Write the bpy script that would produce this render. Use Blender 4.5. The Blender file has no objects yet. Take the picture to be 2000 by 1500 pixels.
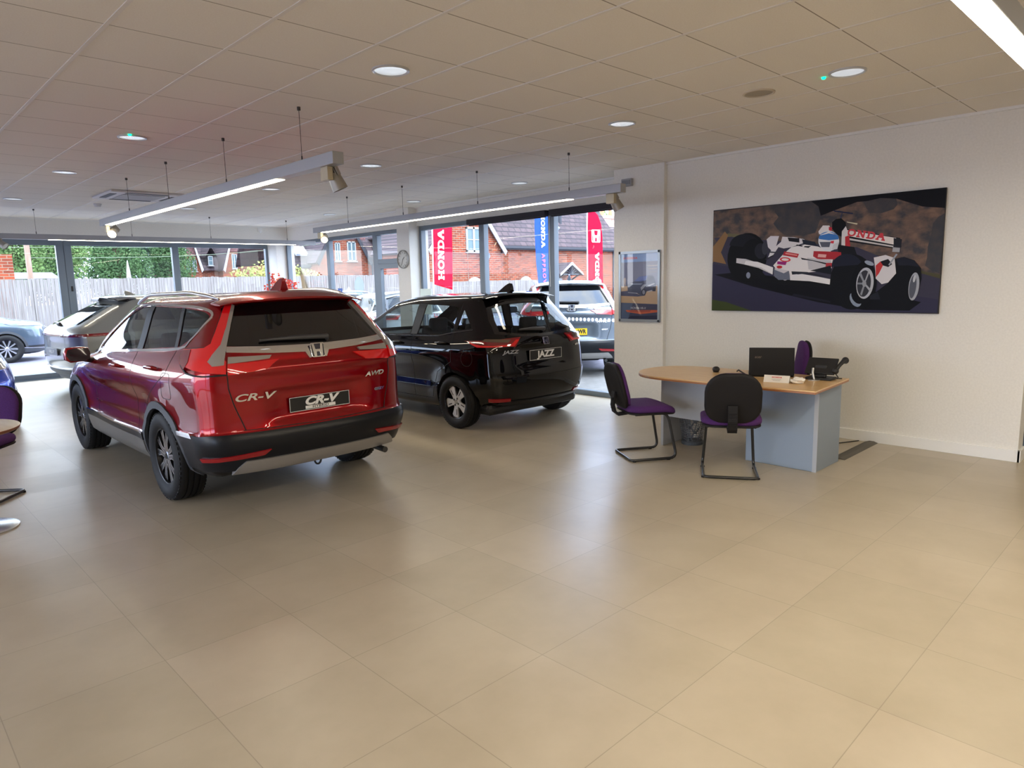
import bpy, bmesh, math, random
from mathutils import Vector, Matrix
from mathutils.bvhtree import BVHTree
from mathutils.geometry import tessellate_polygon
S = bpy.context.scene
C = S.collection
PI = math.pi
# ---------------------------------------------------------------- camera, world, exposure
def setup_camera():
    yaw, pitch, roll = .769, -.1478, -.024
    fw = Vector((math.sin(yaw)*math.cos(pitch), math.cos(yaw)*math.cos(pitch), math.sin(pitch)))
    rt = Vector((math.cos(yaw), -math.sin(yaw), 0)); up = rt.cross(fw)
    r2 = rt*math.cos(roll)+up*math.sin(roll); u2 = -rt*math.sin(roll)+up*math.cos(roll)
    cd = bpy.data.cameras.new('camera'); cam = bpy.data.objects.new('camera', cd); C.objects.link(cam)
    m = Matrix((r2, u2, -fw)).transposed().to_4x4(); m.translation = (0, 0, 1.65)
    cam.matrix_world = m
    cd.sensor_fit = 'HORIZONTAL'; cd.sensor_width = 36; cd.lens = 1346.08/2000*36
    cd.clip_start = .05; cd.clip_end = 500
    S.camera = cam
setup_camera()
S.view_settings.view_transform = 'Standard'; S.view_settings.look = 'None'
S.view_settings.gamma = 1; S.view_settings.use_curve_mapping = False
S.view_settings.exposure = 0.60
S.cycles.max_bounces = 10; S.cycles.diffuse_bounces = 5; S.cycles.glossy_bounces = 4
S.cycles.transparent_max_bounces = 16; S.cycles.sample_clamp_indirect = 6
S.cycles.use_denoising = True; S.cycles.caustics_reflective = False; S.cycles.caustics_refractive = False

def hx(h):
    c = [int(h[i:i+2], 16)/255 for i in (0, 2, 4)]
    return tuple(v/12.92 if v <= .04045 else ((v+.055)/1.055)**2.4 for v in c)
def make_world():
    w = bpy.data.worlds.new('world'); S.world = w; w.use_nodes = True
    n = w.node_tree.nodes; l = w.node_tree.links; bg = n['Background']
    tc = n.new('ShaderNodeTexCoord'); mp = n.new('ShaderNodeMapping'); mp.inputs['Scale'].default_value = (1.2, 1.2, 3)
    nz = n.new('ShaderNodeTexNoise'); nz.inputs['Scale'].default_value = 2.2; nz.inputs['Detail'].default_value = 6
    cr = n.new('ShaderNodeValToRGB'); cr.color_ramp.elements[0].position = .40; cr.color_ramp.elements[1].position = .62
    cr.color_ramp.elements[0].color = (.50, .66, 1, 1); cr.color_ramp.elements[1].color = (.93, .96, 1, 1)
    l.new(tc.outputs['Generated'], mp.inputs[0]); l.new(mp.outputs[0], nz.inputs[0]); l.new(nz.outputs[0], cr.inputs[0])
    l.new(cr.outputs[0], bg.inputs[0]); bg.inputs[1].default_value = 6.0
make_world()
def lamp(name, kind, loc, energy, color, rot=(0, 0, 0), **k):
    d = bpy.data.lights.new(name, kind); d.energy = energy; d.color = color
    for a, b in k.items(): setattr(d, a, b)
    o = bpy.data.objects.new(name, d); o.location = loc; o.rotation_euler = rot; C.objects.link(o); return o
lamp('sun', 'SUN', (0, 0, 20), .9, (1, .96, .9), (math.radians(48), 0, math.radians(-20)), angle=math.radians(25))

# ---------------------------------------------------------------- materials
MC = {}
def mat(name, col=(.8, .8, .8), rough=.5, metal=0, coat=0, spec=.5, emit=None, es=0, alpha=None, fn=None):
    if name in MC: return MC[name]
    if isinstance(col, str): col = hx(col)
    m = bpy.data.materials.new(name); m.use_nodes = True; MC[name] = m
    b = m.node_tree.nodes['Principled BSDF']
    b.inputs['Base Color'].default_value = (*col, 1); b.inputs['Roughness'].default_value = rough
    b.inputs['Metallic'].default_value = metal; b.inputs['Coat Weight'].default_value = coat
    b.inputs['Coat Roughness'].default_value = .03
    b.inputs['Specular IOR Level'].default_value = spec
    if emit: b.inputs['Emission Color'].default_value = (*emit, 1); b.inputs['Emission Strength'].default_value = es
    if alpha is not None: b.inputs['Alpha'].default_value = alpha
    if fn: fn(m.node_tree.nodes, m.node_tree.links, b)
    return m
def glass(name, tint=(1, 1, 1), ior=1.45, rough=0.0):
    if name in MC: return MC[name]
    m = bpy.data.materials.new(name); m.use_nodes = True; MC[name] = m
    n = m.node_tree.nodes; l = m.node_tree.links; n.clear()
    o = n.new('ShaderNodeOutputMaterial'); mx = n.new('ShaderNodeMixShader'); f = n.new('ShaderNodeMapRange')
    lw = n.new('ShaderNodeLayerWeight'); lw.inputs[0].default_value = .5; pw = n.new('ShaderNodeMath'); pw.operation = 'POWER'; pw.inputs[1].default_value = 5
    l.new(lw.outputs['Facing'], pw.inputs[0]); l.new(pw.outputs[0], f.inputs[0]); f.inputs[3].default_value = ((ior-1)/(ior+1))**2; f.inputs[4].default_value = .9
    t = n.new('ShaderNodeBsdfTransparent'); g = n.new('ShaderNodeBsdfGlossy')
    t.inputs[0].default_value = (*tint, 1); g.inputs['Roughness'].default_value = rough
    l.new(f.outputs[0], mx.inputs[0]); l.new(t.outputs[0], mx.inputs[1]); l.new(g.outputs[0], mx.inputs[2]); l.new(mx.outputs[0], o.inputs[0])
    return m
def noisecol(scale, c1, c2, detail=4, rough=None, bump=0, coords='Object', stretch=(1, 1, 1), lo=.3, hi=.7, bscale=None):
    if isinstance(c1, str): c1 = hx(c1)
    if isinstance(c2, str): c2 = hx(c2)
    def fn(n, l, b):
        tc = n.new('ShaderNodeTexCoord'); mp = n.new('ShaderNodeMapping'); mp.inputs['Scale'].default_value = stretch
        nz = n.new('ShaderNodeTexNoise'); nz.inputs['Scale'].default_value = scale; nz.inputs['Detail'].default_value = detail
        cr = n.new('ShaderNodeValToRGB'); e = cr.color_ramp.elements
        e[0].position = lo; e[1].position = hi; e[0].color = (*c1, 1); e[1].color = (*c2, 1)
        l.new(tc.outputs[coords], mp.inputs[0]); l.new(mp.outputs[0], nz.inputs[0]); l.new(nz.outputs[0], cr.inputs[0]); l.new(cr.outputs[0], b.inputs['Base Color'])
        if bump:
            bp = n.new('ShaderNodeBump'); bp.inputs['Strength'].default_value = bump; bp.inputs['Distance'].default_value = .01
            n2 = n.new('ShaderNodeTexNoise'); n2.inputs['Scale'].default_value = bscale or scale*3; l.new(mp.outputs[0], n2.inputs[0])
            l.new(n2.outputs[0], bp.inputs['Height']); l.new(bp.outputs[0], b.inputs['Normal'])
    return fn
def brickfn(c1, c2, mortar, w, h, ms, axis='xz', off=.5, bump=.3, noise=None, soft=0):
    c1, c2, mortar = [hx(c) if isinstance(c, str) else c for c in (c1, c2, mortar)]
    def fn(n, l, b):
        tc = n.new('ShaderNodeTexCoord'); sp = n.new('ShaderNodeSeparateXYZ'); cb = n.new('ShaderNodeCombineXYZ')
        l.new(tc.outputs['Object'], sp.inputs[0]); l.new(sp.outputs['XYZ'.index(axis[0].upper())], cb.inputs[0]); l.new(sp.outputs['XYZ'.index(axis[1].upper())], cb.inputs[1])
        br = n.new('ShaderNodeTexBrick'); br.offset = off; br.inputs['Scale'].default_value = 1
        br.inputs['Brick Width'].default_value = w; br.inputs['Row Height'].default_value = h; br.inputs['Mortar Size'].default_value = ms
        br.inputs['Mortar Smooth'].default_value = soft
        br.inputs['Color1'].default_value = (*c1, 1); br.inputs['Color2'].default_value = (*c2, 1); br.inputs['Mortar'].default_value = (*mortar, 1)
        l.new(cb.outputs[0], br.inputs['Vector'])
        src = br.outputs['Color']
        if noise:
            nz = n.new('ShaderNodeTexNoise'); nz.inputs['Scale'].default_value = noise[0]; nz.inputs['Detail'].default_value = 8; nz.inputs['Roughness'].default_value = .6
            l.new(tc.outputs['Object'], nz.inputs[0])
            cr = n.new('ShaderNodeValToRGB'); e = cr.color_ramp.elements; e[0].position = .3; e[1].position = .7
            v = noise[1]; e[0].color = (v, v*.985, v*.96, 1); e[1].color = (1, 1, 1, 1); l.new(nz.outputs[0], cr.inputs[0])
            mx = n.new('ShaderNodeMix'); mx.data_type = 'RGBA'; mx.blend_type = 'MULTIPLY'; mx.inputs[0].default_value = 1
            l.new(src, mx.inputs[6]); l.new(cr.outputs[0], mx.inputs[7]); src = mx.outputs[2]
        l.new(src, b.inputs['Base Color'])
        if bump:
            bp = n.new('ShaderNodeBump'); bp.invert = True; bp.inputs['Strength'].default_value = bump; bp.inputs['Distance'].default_value = .01
            l.new(br.outputs['Fac'], bp.inputs['Height']); l.new(bp.outputs[0], b.inputs['Normal'])
    return fn
WHITE = mat('wall_paint', 'e4e2dd', .85, fn=noisecol(60, 'e0ded9', 'e7e5e0', bump=.012))
FRAMEG = mat('frame_grey', '6f7a86', .45, .1)
ALU = mat('track_grey', 'a9abb0', .42, .35)
CHROME = mat('chrome', (.85, .86, .88), .07, 1)
SATIN = mat('satin_silver', (.55, .55, .56), .3, .9)
BLACKPL = mat('black_plastic', (.012, .012, .013), .5)
GLOSSBLK = mat('gloss_black', (.004, .004, .005), .04, coat=1)
def translucent(name, col, t=.6):
    if isinstance(col, str): col = hx(col)
    m = bpy.data.materials.new(name); m.use_nodes = True; MC[name] = m; n = m.node_tree.nodes; l = m.node_tree.links; n.clear()
    o = n.new('ShaderNodeOutputMaterial'); mx = n.new('ShaderNodeMixShader'); mx.inputs[0].default_value = t; d = n.new('ShaderNodeBsdfDiffuse'); r = n.new('ShaderNodeBsdfTranslucent')
    d.inputs[0].default_value = (*col, 1); r.inputs[0].default_value = (*col, 1); l.new(d.outputs[0], mx.inputs[1]); l.new(r.outputs[0], mx.inputs[2]); l.new(mx.outputs[0], o.inputs[0]); return m
RUBBER = mat('tyre_rubber', (.008, .008, .009), .6, spec=.3)
SEAM = mat('seam_dark', (.004, .004, .004), .7)
WHITEPL = mat('white_plastic', 'e6e6e4', .5)
CLAD = mat('grey_cladding', (.055, .06, .068), .5)
CLADG = mat('gloss_cladding', (.010, .011, .014), .3, spec=.25)
TXTW = mat('lettering_white', 'f2f2f0', .6)
REDL = mat('lamp_red', (.80, .008, .012), .08, coat=1)
CLEARL = mat('lamp_clear', (.40, .36, .33), .12, coat=1, metal=.3)
DREDL = mat('lamp_dark_red', (.22, .006, .012), .1, coat=1)
WINGLASS = glass('window_glass', (.97, .99, .985), 1.22)
CARGLASS = glass('car_glass', (.55, .60, .60), 1.5)
TINTGLASS = glass('privacy_glass', (.20, .22, .23), 1.6)

# ---------------------------------------------------------------- mesh builder
class MB:
    def __init__(s): s.v = []; s.f = []; s.m = []; s.cur = 0
    def add(s, vs, fs, mi=None):
        o = len(s.v); s.v += [tuple(v) for v in vs]; s.f += [tuple(i+o for i in f) for f in fs]; s.m += [s.cur if mi is None else mi]*len(fs); return s
    def box(s, x0, x1, y0, y1, z0, z1, mi=None):
        v = [(x, y, z) for z in (z0, z1) for y in (y0, y1) for x in (x0, x1)]
        return s.add(v, [(0, 2, 3, 1), (4, 5, 7, 6), (0, 1, 5, 4), (2, 6, 7, 3), (0, 4, 6, 2), (1, 3, 7, 5)], mi)
    def obox(s, M, sx, sy, sz, mi=None):
        v = [M @ Vector((x*sx/2, y*sy/2, z*sz/2)) for z in (-1, 1) for y in (-1, 1) for x in (-1, 1)]
        return s.add(v, [(0, 2, 3, 1), (4, 5, 7, 6), (0, 1, 5, 4), (2, 6, 7, 3), (0, 4, 6, 2), (1, 3, 7, 5)], mi)
    def tube(s, pts, r, n=8, cap=True, mi=None, closed=False):
        pts = [Vector(p) for p in pts]; N = len(pts); rs = r if isinstance(r, (list, tuple)) else [r]*N
        vs = []; prev = None
        for i, p in enumerate(pts):
            if closed: t = pts[(i+1) % N]-pts[i-1]
            else: t = pts[min(i+1, N-1)]-pts[max(i-1, 0)]
            t.normalize()
            if prev is None:
                a = Vector((0, 0, 1)) if abs(t.z) < .9 else Vector((1, 0, 0)); u = t.cross(a).normalized()
            else: u = (prev-t*prev.dot(t)).normalized()
            prev = u; w = t.cross(u)
            for k in range(n):
                a = 2*PI*k/n; vs.append(p+(u*math.cos(a)+w*math.sin(a))*rs[i])
        fs = [(i*n+k, i*n+(k+1) % n, ((i+1) % N)*n+(k+1) % n, ((i+1) % N)*n+k) for i in range(N if closed else N-1) for k in range(n)]
        if cap and not closed: fs += [tuple(reversed(range(n))), tuple((N-1)*n+k for k in range(n))]
        return s.add(vs, fs, mi)
    def lathe(s, prof, M=None, n=24, mi=None, closed=False, cap=False):
        M = M or Matrix(); vs = []; N = len(prof)
        for r, h in prof:
            for k in range(n): a = 2*PI*k/n; vs.append(M @ Vector((r*math.cos(a), r*math.sin(a), h)))
        fs = [(i*n+k, i*n+(k+1) % n, (i+1) % N*n+(k+1) % n, (i+1) % N*n+k) for i in range(N if closed else N-1) for k in range(n)]
        if cap:
            if prof[0][0] > 1e-6: fs.append(tuple(reversed(range(n))))
            if prof[-1][0] > 1e-6: fs.append(tuple((N-1)*n+k for k in range(n)))
        return s.add(vs, fs, mi)
    def prism(s, poly, M, h, mi=None):
        """poly 2D in local xy, extruded +z by h through M"""
        n = len(poly); ar = sum(poly[i][0]*poly[(i+1) % n][1]-poly[(i+1) % n][0]*poly[i][1] for i in range(n))
        if ar < 0: poly = poly[::-1]
        tri = tessellate_polygon([[Vector((x, y, 0)) for x, y in poly]])
        vs = [M @ Vector((x, y, 0)) for x, y in poly]+[M @ Vector((x, y, h)) for x, y in poly]
        fs = [(i, (i+1) % n, n+(i+1) % n, n+i) for i in range(n)]
        for t in tri:
            a, b, c = t
            A, B, D = [poly[i] for i in t]
            if (B[0]-A[0])*(D[1]-A[1])-(B[1]-A[1])*(D[0]-A[0]) < 0: a, c = c, a
            fs += [(n+a, n+b, n+c), (c, b, a)]
        return s.add(vs, fs, mi)
    def sph(s, c, r, n=12, m=8, M=None, mi=None):
        rx, ry, rz = r if isinstance(r, (tuple, list)) else (r, r, r)
        vs = []; M = M or Matrix()
        for i in range(m+1):
            th = PI*i/m
            for k in range(n):
                a = 2*PI*k/n; vs.append(M @ Vector((c[0]+rx*math.sin(th)*math.cos(a), c[1]+ry*math.sin(th)*math.sin(a), c[2]-rz*math.cos(th))))
        fs = [(i*n+k, i*n+(k+1) % n, (i+1)*n+(k+1) % n, (i+1)*n+k) for i in range(m) for k in range(n)]
        return s.add(vs, fs, mi)
    def build(s, name, mats, parent=None, smooth=None, bevel=0, bseg=2, weld=True):
        me = bpy.data.meshes.new(name); me.from_pydata(s.v, [], s.f)
        if not isinstance(mats, (list, tuple)): mats = [mats]
        for m in mats: me.materials.append(m)
        me.polygons.foreach_set('material_index', s.m)
        bm = bmesh.new(); bm.from_mesh(me)
        if weld: bmesh.ops.remove_doubles(bm, verts=bm.verts, dist=1e-5)
        bmesh.ops.dissolve_degenerate(bm, dist=1e-6, edges=bm.edges)
        if weld: bmesh.ops.recalc_face_normals(bm, faces=bm.faces)
        bm.to_mesh(me); bm.free()
        return link(name, me, parent, smooth, bevel, bseg)
def link(name, me, parent=None, smooth=None, bevel=0, bseg=2):
    o = bpy.data.objects.new(name, me); C.objects.link(o)
    if parent: o.parent = parent
    if bevel:
        b = o.modifiers.new('bevel', 'BEVEL'); b.width = bevel; b.segments = bseg; b.limit_method = 'ANGLE'; b.angle_limit = .6
    if smooth is not None:
        me.shade_smooth()
        try: me.set_sharp_from_angle(angle=math.radians(smooth))
        except Exception: pass
    return o
def bx(name, m, x0, x1, y0, y1, z0, z1, parent=None, bevel=0): return MB().box(x0, x1, y0, y1, z0, z1).build(name, m, parent, bevel=bevel)
def T(x=0, y=0, z=0): return Matrix.Translation((x, y, z))
def R(a, ax): return Matrix.Rotation(a, 4, ax)
def tag(o, label=None, cat=None, group=None, kind=None):
    for k, v in (('label', label), ('category', cat), ('group', group), ('kind', kind)):
        if v: o[k] = v
    return o
def struct(o): o['kind'] = 'structure'; return o
def thing(name, label, cat, loc=(0, 0, 0), rz=0, group=None):
    o = bpy.data.objects.new(name, None); C.objects.link(o); o.location = loc; o.rotation_euler = (0, 0, rz); o.empty_display_size = .1
    return tag(o, label, cat, group)
KIDS = {}
def copy_tree(o, parent=None, swap=None, skip=()):
    c = o.copy(); C.objects.link(c); c.parent = parent
    if swap and c.type == 'MESH':
        for i, sl in enumerate(c.data.materials):
            if sl and sl.name in swap:
                c.material_slots[i].link = 'OBJECT'; c.material_slots[i].material = swap[sl.name]
    for ch in [x for x in bpy.data.objects if x.parent == o and not x.name.startswith(skip or ('~',))]: copy_tree(ch, c, swap, skip)
    return c
def arc(cx, cy, r, a0, a1, n):
    return [(cx+r*math.cos(math.radians(a0+(a1-a0)*i/n)), cy+r*math.sin(math.radians(a0+(a1-a0)*i/n))) for i in range(n+1)]
def rrect(x0, x1, y0, y1, r, n=4):
    return arc(x1-r, y0+r, r, -90, 0, n)+arc(x1-r, y1-r, r, 0, 90, n)+arc(x0+r, y1-r, r, 90, 180, n)+arc(x0+r, y0+r, r, 180, 270, n)
# ---------------------------------------------------------------- lettering
SLAB = {  # wide slab-serif capitals, unit height
 'H': (1.25, [[(0, 0), (.5, 0), (.5, .2), (.38, .2), (.38, .4), (.87, .4), (.87, .2), (.75, .2), (.75, 0), (1.25, 0), (1.25, .2), (1.12, .2), (1.12, .8), (1.25, .8), (1.25, 1), (.75, 1), (.75, .8), (.87, .8), (.87, .6), (.38, .6), (.38, .8), (.5, .8), (.5, 1), (0, 1), (0, .8), (.13, .8), (.13, .2), (0, .2)]]),
 'O': (1.2, [arc(.6, .5, .5, 90, 270, 10)[:0]+[(.6+.6*math.cos(a*PI/10), .5+.52*math.sin(a*PI/10)) for a in range(5, 16)]+[(.6+.33*math.cos(a*PI/10), .5+.3*math.sin(a*PI/10)) for a in range(15, 4, -1)],
            [(.6+.6*math.cos(a*PI/10), .5+.52*math.sin(a*PI/10)) for a in range(-5, 6)]+[(.6+.33*math.cos(a*PI/10), .5+.3*math.sin(a*PI/10)) for a in range(5, -6, -1)]]),
 'N': (1.25, [[(0, 0), (.5, 0), (.5, .2), (.36, .2), (.36, .62), (.86, 0), (1.1, 0), (1.1, .8), (1.25, .8), (1.25, 1), (.75, 1), (.75, .8), (.88, .8), (.88, .42), (.42, 1), (0, 1), (0, .8), (.14, .8), (.14, .2), (0, .2)]]),
 'D': (1.15, [[(0, 0), (.6, 0), (.6, .2), (.4, .2), (.4, .8), (.6, .8), (.6, 1), (0, 1), (0, .8), (.13, .8), (.13, .2), (0, .2)],
            [(.6, 0)]+[(.62+.53*math.sin(a*PI/10), .5-.5*math.cos(a*PI/10)) for a in range(0, 11)]+[(.6, 1), (.6, .8)]+[(.6+.28*math.sin(a*PI/8), .5+.3*math.cos(a*PI/8)) for a in range(0, 9)]]),
 'A': (1.25, [[(0, 0), (.42, 0), (.42, .2), (.36, .2), (.42, .34), (.80, .34), (.86, .2), (.78, .2), (.78, 0), (1.25, 0), (1.25, .2), (1.15, .2), (.78, 1), (.46, 1), (.1, .2), (0, .2)]])}
def slab(mb, word, M, h, depth=.002, mi=None, gap=.08):
    """draws word from origin along +x, up +y; returns width"""
    x = 0
    for ch in word:
        w, polys = SLAB[ch]
        for p in polys: mb.prism([((x+a)*h, b*h) for a, b in p], M, depth, mi)
        x += w+gap
    return (x-gap)*h
def text_mesh(body, size, M, m, name, parent=None, depth=.001, shear=0, bold=0, xs=1.0, align='CENTER', spacing=1.0):
    cu = bpy.data.curves.new(name, 'FONT'); cu.body = body; cu.size = size; cu.extrude = depth; cu.shear = shear; cu.offset = bold
    cu.align_x = align; cu.align_y = 'CENTER'; cu.space_character = spacing
    t = bpy.data.objects.new(name, cu); C.objects.link(t)
    me = bpy.data.meshes.new_from_object(t.evaluated_get(bpy.context.evaluated_depsgraph_get()))
    bpy.data.objects.remove(t); bpy.data.curves.remove(cu)
    me.transform(M @ Matrix.Diagonal((xs, 1, 1, 1))); me.materials.clear(); me.materials.append(m); me.name = name
    o = bpy.data.objects.new(name, me); C.objects.link(o)
    if parent: o.parent = parent
    return o
def FACE(o, right, up):
    """matrix with local x=right, y=up, z=out of the face"""
    r = Vector(right).normalized(); u = Vector(up).normalized(); w = r.cross(u).normalized(); u = w.cross(r)
    m = Matrix((r, u, w)).transposed().to_4x4(); m.translation = o; return m
def hmark(mb, M, s, mi=None, d=.002):
    """rounded square outline with a flared H in it, unit size s"""
    o = [(-.40, -.44), (.40, -.44), (.47, -.38), (.50, .38), (.43, .46), (-.43, .46), (-.50, .38), (-.47, -.38)]
    i = [(x*.86, y*.87+.005) for x, y in o]
    for k in range(8):
        q = (k+1) % 8; mb.prism([(o[k][0]*s, o[k][1]*s), (o[q][0]*s, o[q][1]*s), (i[q][0]*s, i[q][1]*s), (i[k][0]*s, i[k][1]*s)], M, d, mi)
    h = [(-.30, -.39), (-.12, -.39), (-.10, -.10), (.10, -.10), (.12, -.39), (.30, -.39), (.38, .40), (.22, .40), (.16, .06), (-.16, .06), (-.22, .40), (-.38, .40)]
    mb.prism([(x*s, y*s) for x, y in h], M, d, mi)
# ================================================================ ROOM
FLOORM = mat('floor_tiles', (.5, .4, .3), .30, spec=.45, fn=brickfn('bbb09e', 'b3a996', '9e9483', .6, .6, .0018, 'xy', off=0, bump=.08, noise=(2.0, .84)))
def floor_rough(n, l, b):
    tc = n.new('ShaderNodeTexCoord'); nz = n.new('ShaderNodeTexNoise'); nz.inputs['Scale'].default_value = 2.3; nz.inputs['Detail'].default_value = 5
    mr = n.new('ShaderNodeMapRange'); mr.inputs[3].default_value = .31; mr.inputs[4].default_value = .37
    br = n.new('ShaderNodeTexBrick'); br.offset = 0; br.inputs['Scale'].default_value = 1; br.inputs['Brick Width'].default_value = .6; br.inputs['Row Height'].default_value = .6; br.inputs['Mortar Size'].default_value = 0
    br.inputs['Color1'].default_value = (0, 0, 0, 1); br.inputs['Color2'].default_value = (1, 1, 1, 1); l.new(tc.outputs['Object'], br.inputs['Vector'])
    mx = n.new('ShaderNodeMix'); mx.inputs[0].default_value = .15; l.new(tc.outputs['Object'], nz.inputs[0]); l.new(br.outputs['Color'], mx.inputs[2]); l.new(nz.outputs[0], mx.inputs[3]); l.new(mx.outputs[0], mr.inputs[0]); l.new(mr.outputs[0], b.inputs['Roughness'])
floor_rough(FLOORM.node_tree.nodes, FLOORM.node_tree.links, FLOORM.node_tree.nodes['Principled BSDF'])
fl = MB().box(-7.3-.267, 7.75-.267, -6.1-5.583, 15.8-5.583, -.12, 0).build('floor', FLOORM); fl.location = (.267, 5.583, 0); struct(fl)
struct(bx('floor', mat('blue_carpet', '6f7f92', .95, fn=noisecol(80, '5d6c80', '79889b')), 7.752, 11, -4, 3.0, -.12, -.002))
CEILM = mat('ceiling_tiles', (.6, .6, .6), .95, fn=brickfn('efebe6', 'ede9e4', '978f87', 40, .612, .0035, 'xy', off=0, bump=.1, noise=(120, .93)))
ce = MB().box(-7.2-.541, 7.75-.541, -6-2.834, 15.35-2.834, 0, .1).build('ceiling', CEILM); ce.location = (.541, 2.834, 2.98); struct(ce)
g = MB()
for k in range(-12, 12):
    x = .541+.6*k
    if -7.1 < x < 7.5: g.box(x-.011, x+.011, -6, 15.05, 2.9765, 2.981)
struct(g.build('trim_1', mat('ceiling_tee', 'e2dedb', .5)))
g = MB()
for x0, x1, y0, y1 in ((7.125, 7.15, 1.13, 4.69), (7.53, 7.555, 5.42, 15.03), (-7.1, 7.53, 15.02, 15.05)): g.box(x0, x1, y0, y1, 2.955, 2.98)
struct(g.build('trim_2', WHITEPL))
struct(bx('wall_right', WHITE, 7.15, 7.34, 1.13, 4.70, 0, 2.98))
struct(bx('wall_pillar', WHITE, 7.09, 7.80, 4.69, 5.42, 0, 2.98))
struct(bx('wall_upper_right', WHITE, 7.555, 7.95, 5.42, 15.3, 2.66, 3.1))
struct(bx('wall_upper_far', WHITE, -7.2, 7.95, 15.05, 15.9, 2.66, 3.1))
struct(bx('wall_column', WHITE, 7.38, 7.80, 10.15, 10.52, 0, 2.98))
struct(bx('wall_corner', WHITE, 7.36, 7.80, 15.27, 15.8, 0, 2.98))
struct(bx('wall_back', WHITE, -7.2, 11, -6.2, -6, 0, 2.98))
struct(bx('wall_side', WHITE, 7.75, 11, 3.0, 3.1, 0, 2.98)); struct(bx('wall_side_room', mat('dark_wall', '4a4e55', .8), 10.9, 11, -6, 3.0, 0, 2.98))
struct(bx('ceiling', CEILM, 7.752, 11, -6, 3.0, 2.98, 3.08))
SK = WHITEPL
struct(bx('baseboard_right', SK, 7.128, 7.152, 1.11, 4.69, 0, .105, bevel=.003)); struct(bx('baseboard_right', SK, 7.128, 7.36, 1.106, 1.131, 0, .105, bevel=.003))
struct(bx('baseboard_pillar', SK, 7.068, 7.091, 4.67, 5.44, 0, .105, bevel=.003)); struct(bx('baseboard_pillar', SK, 7.068, 7.15, 4.668, 4.691, 0, .105, bevel=.003))
# left wall with big windows (behind the camera's left)
g = MB(); g.box(-7.4, -7.2, -6, 15.8, 0, .1); g.box(-7.4, -7.2, -6, 15.8, 2.66, 3.1)
g.box(-7.4, -7.2, -6, -1, .1, 2.66)
for y in (-1, 3, 7, 11, 15): g.box(-7.4, -7.2, y, y+.45, .1, 2.66)
struct(g.build('wall_left', mat('side_wall', 'd6d3ce', .85)))
# shelving seen through the opening at far right
r = thing('shelf_unit', 'dark shelving unit in the side room past the end of the white wall', 'shelf', (8.9, 1.75, 0))
MB().box(-.3, .3, -.35, -.32, 0, 1.2).box(-.3, .3, .32, .35, 0, 1.2).box(.27, .3, -.35, .35, 0, 1.2).build('side_panel', BLACKPL, r)
for z in (.08, .45, .82, 1.18): bx('shelf', BLACKPL, -.3, .3, -.32, .32, z, z+.02, r)

def frame(name, bars, panes, kids=(), m=FRAMEG):
    g = MB()
    for b in bars: g.box(*b)
    o = struct(g.build(name, m, bevel=.004))
    for p in panes: MB().box(*p).build('pane', WINGLASS, o)
    for nm, mm, bs in kids:
        g = MB()
        for b in bs: g.box(*b)
        g.build(nm, mm, o, bevel=.003)
    return o
X0, X1 = 7.60, 7.70
def rwin(name, y0, y1, extra=(), zt=2.66, sill=True):
    bars = [(X0, X1, y0, y1, zt-.07, zt), (X0, X1, y0, y1, 0, .07), (X0, X1, y0, y0+.06, .07, zt-.07), (X0, X1, y1-.06, y1, .07, zt-.07)]+list(extra)
    return frame(name, bars, [(7.652, 7.658, y0+.05, y1-.05, .06, zt-.06)])
w1 = rwin('window_1', 5.42, 6.96); w2 = rwin('window_2', 6.96, 8.485); w3 = rwin('window_3', 8.485, 10.15)
# white dots and oval / blue notice on the glass
DOT = translucent('dot_film', (.95, .97, 1), .75)
def dots(w, y0, y1):
    g = MB(); y = y0
    while y < y1:
        for zz in (1.085,): g.prism(arc(0, 0, .026, 0, 330, 11), FACE((7.650, y, zz), (0, -1, 0), (0, 0, 1)), .001)
        y += .073
    g.build('dot_row', DOT, w)
dots(w1, 5.5, 6.88); dots(w2, 7.05, 8.4); dots(w3, 8.58, 10.0)
w4 = rwin('window_4', 11.60, 13.38); w5 = rwin('window_5', 13.38, 15.27)
MB().prism([(.18*math.cos(a*PI/12), .19*math.sin(a*PI/12)) for a in range(24)], FACE((7.650, 12.30, 1.63), (0, -1, 0), (0, 0, 1)), .001).build('oval_sticker', mat('frosted_film', (.62, .80, .85), .4, alpha=.45), w4)
g = MB().prism(rrect(-.09, .09, -.13, .09, .01), FACE((7.650, 13.05, 1.50), (0, -1, 0), (0, 0, 1)), .001); o = g.build('notice_sticker', mat('notice_blue', '3f63b5', .5), w4)
text_mesh('A', .16, FACE((7.648, 13.05, 1.49), (0, -1, 0), (0, 0, 1)), TXTW, 'letter', o)
# door in the right facade
d = frame('door_1', [(X0, X1, 10.52, 11.60, 2.59, 2.66), (X0, X1, 10.52, 10.58, 0, 2.59), (X0, X1, 11.50, 11.60, 0, 2.59), (X0, X1, 10.58, 11.5, 2.04, 2.13)],
          [(7.652, 7.658, 10.56, 11.52, 2.12, 2.60), (7.652, 7.658, 10.66, 11.42, .14, 1.97)],
          [('door_leaf_frame', FRAMEG, [(7.59, 7.66, 10.58, 10.67, .02, 2.04), (7.59, 7.66, 11.41, 11.50, .02, 2.04), (7.59, 7.66, 10.67, 11.41, 1.95, 2.04), (7.59, 7.66, 10.67, 11.41, .02, .16)]),
           ('door_handle', SATIN, [(7.53, 7.55, 10.70, 10.72, .85, 1.25), (7.55, 7.59, 10.70, 10.72, .88, .90), (7.55, 7.59, 10.70, 10.72, 1.20, 1.22)])])
Y0 = 15.70
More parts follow.
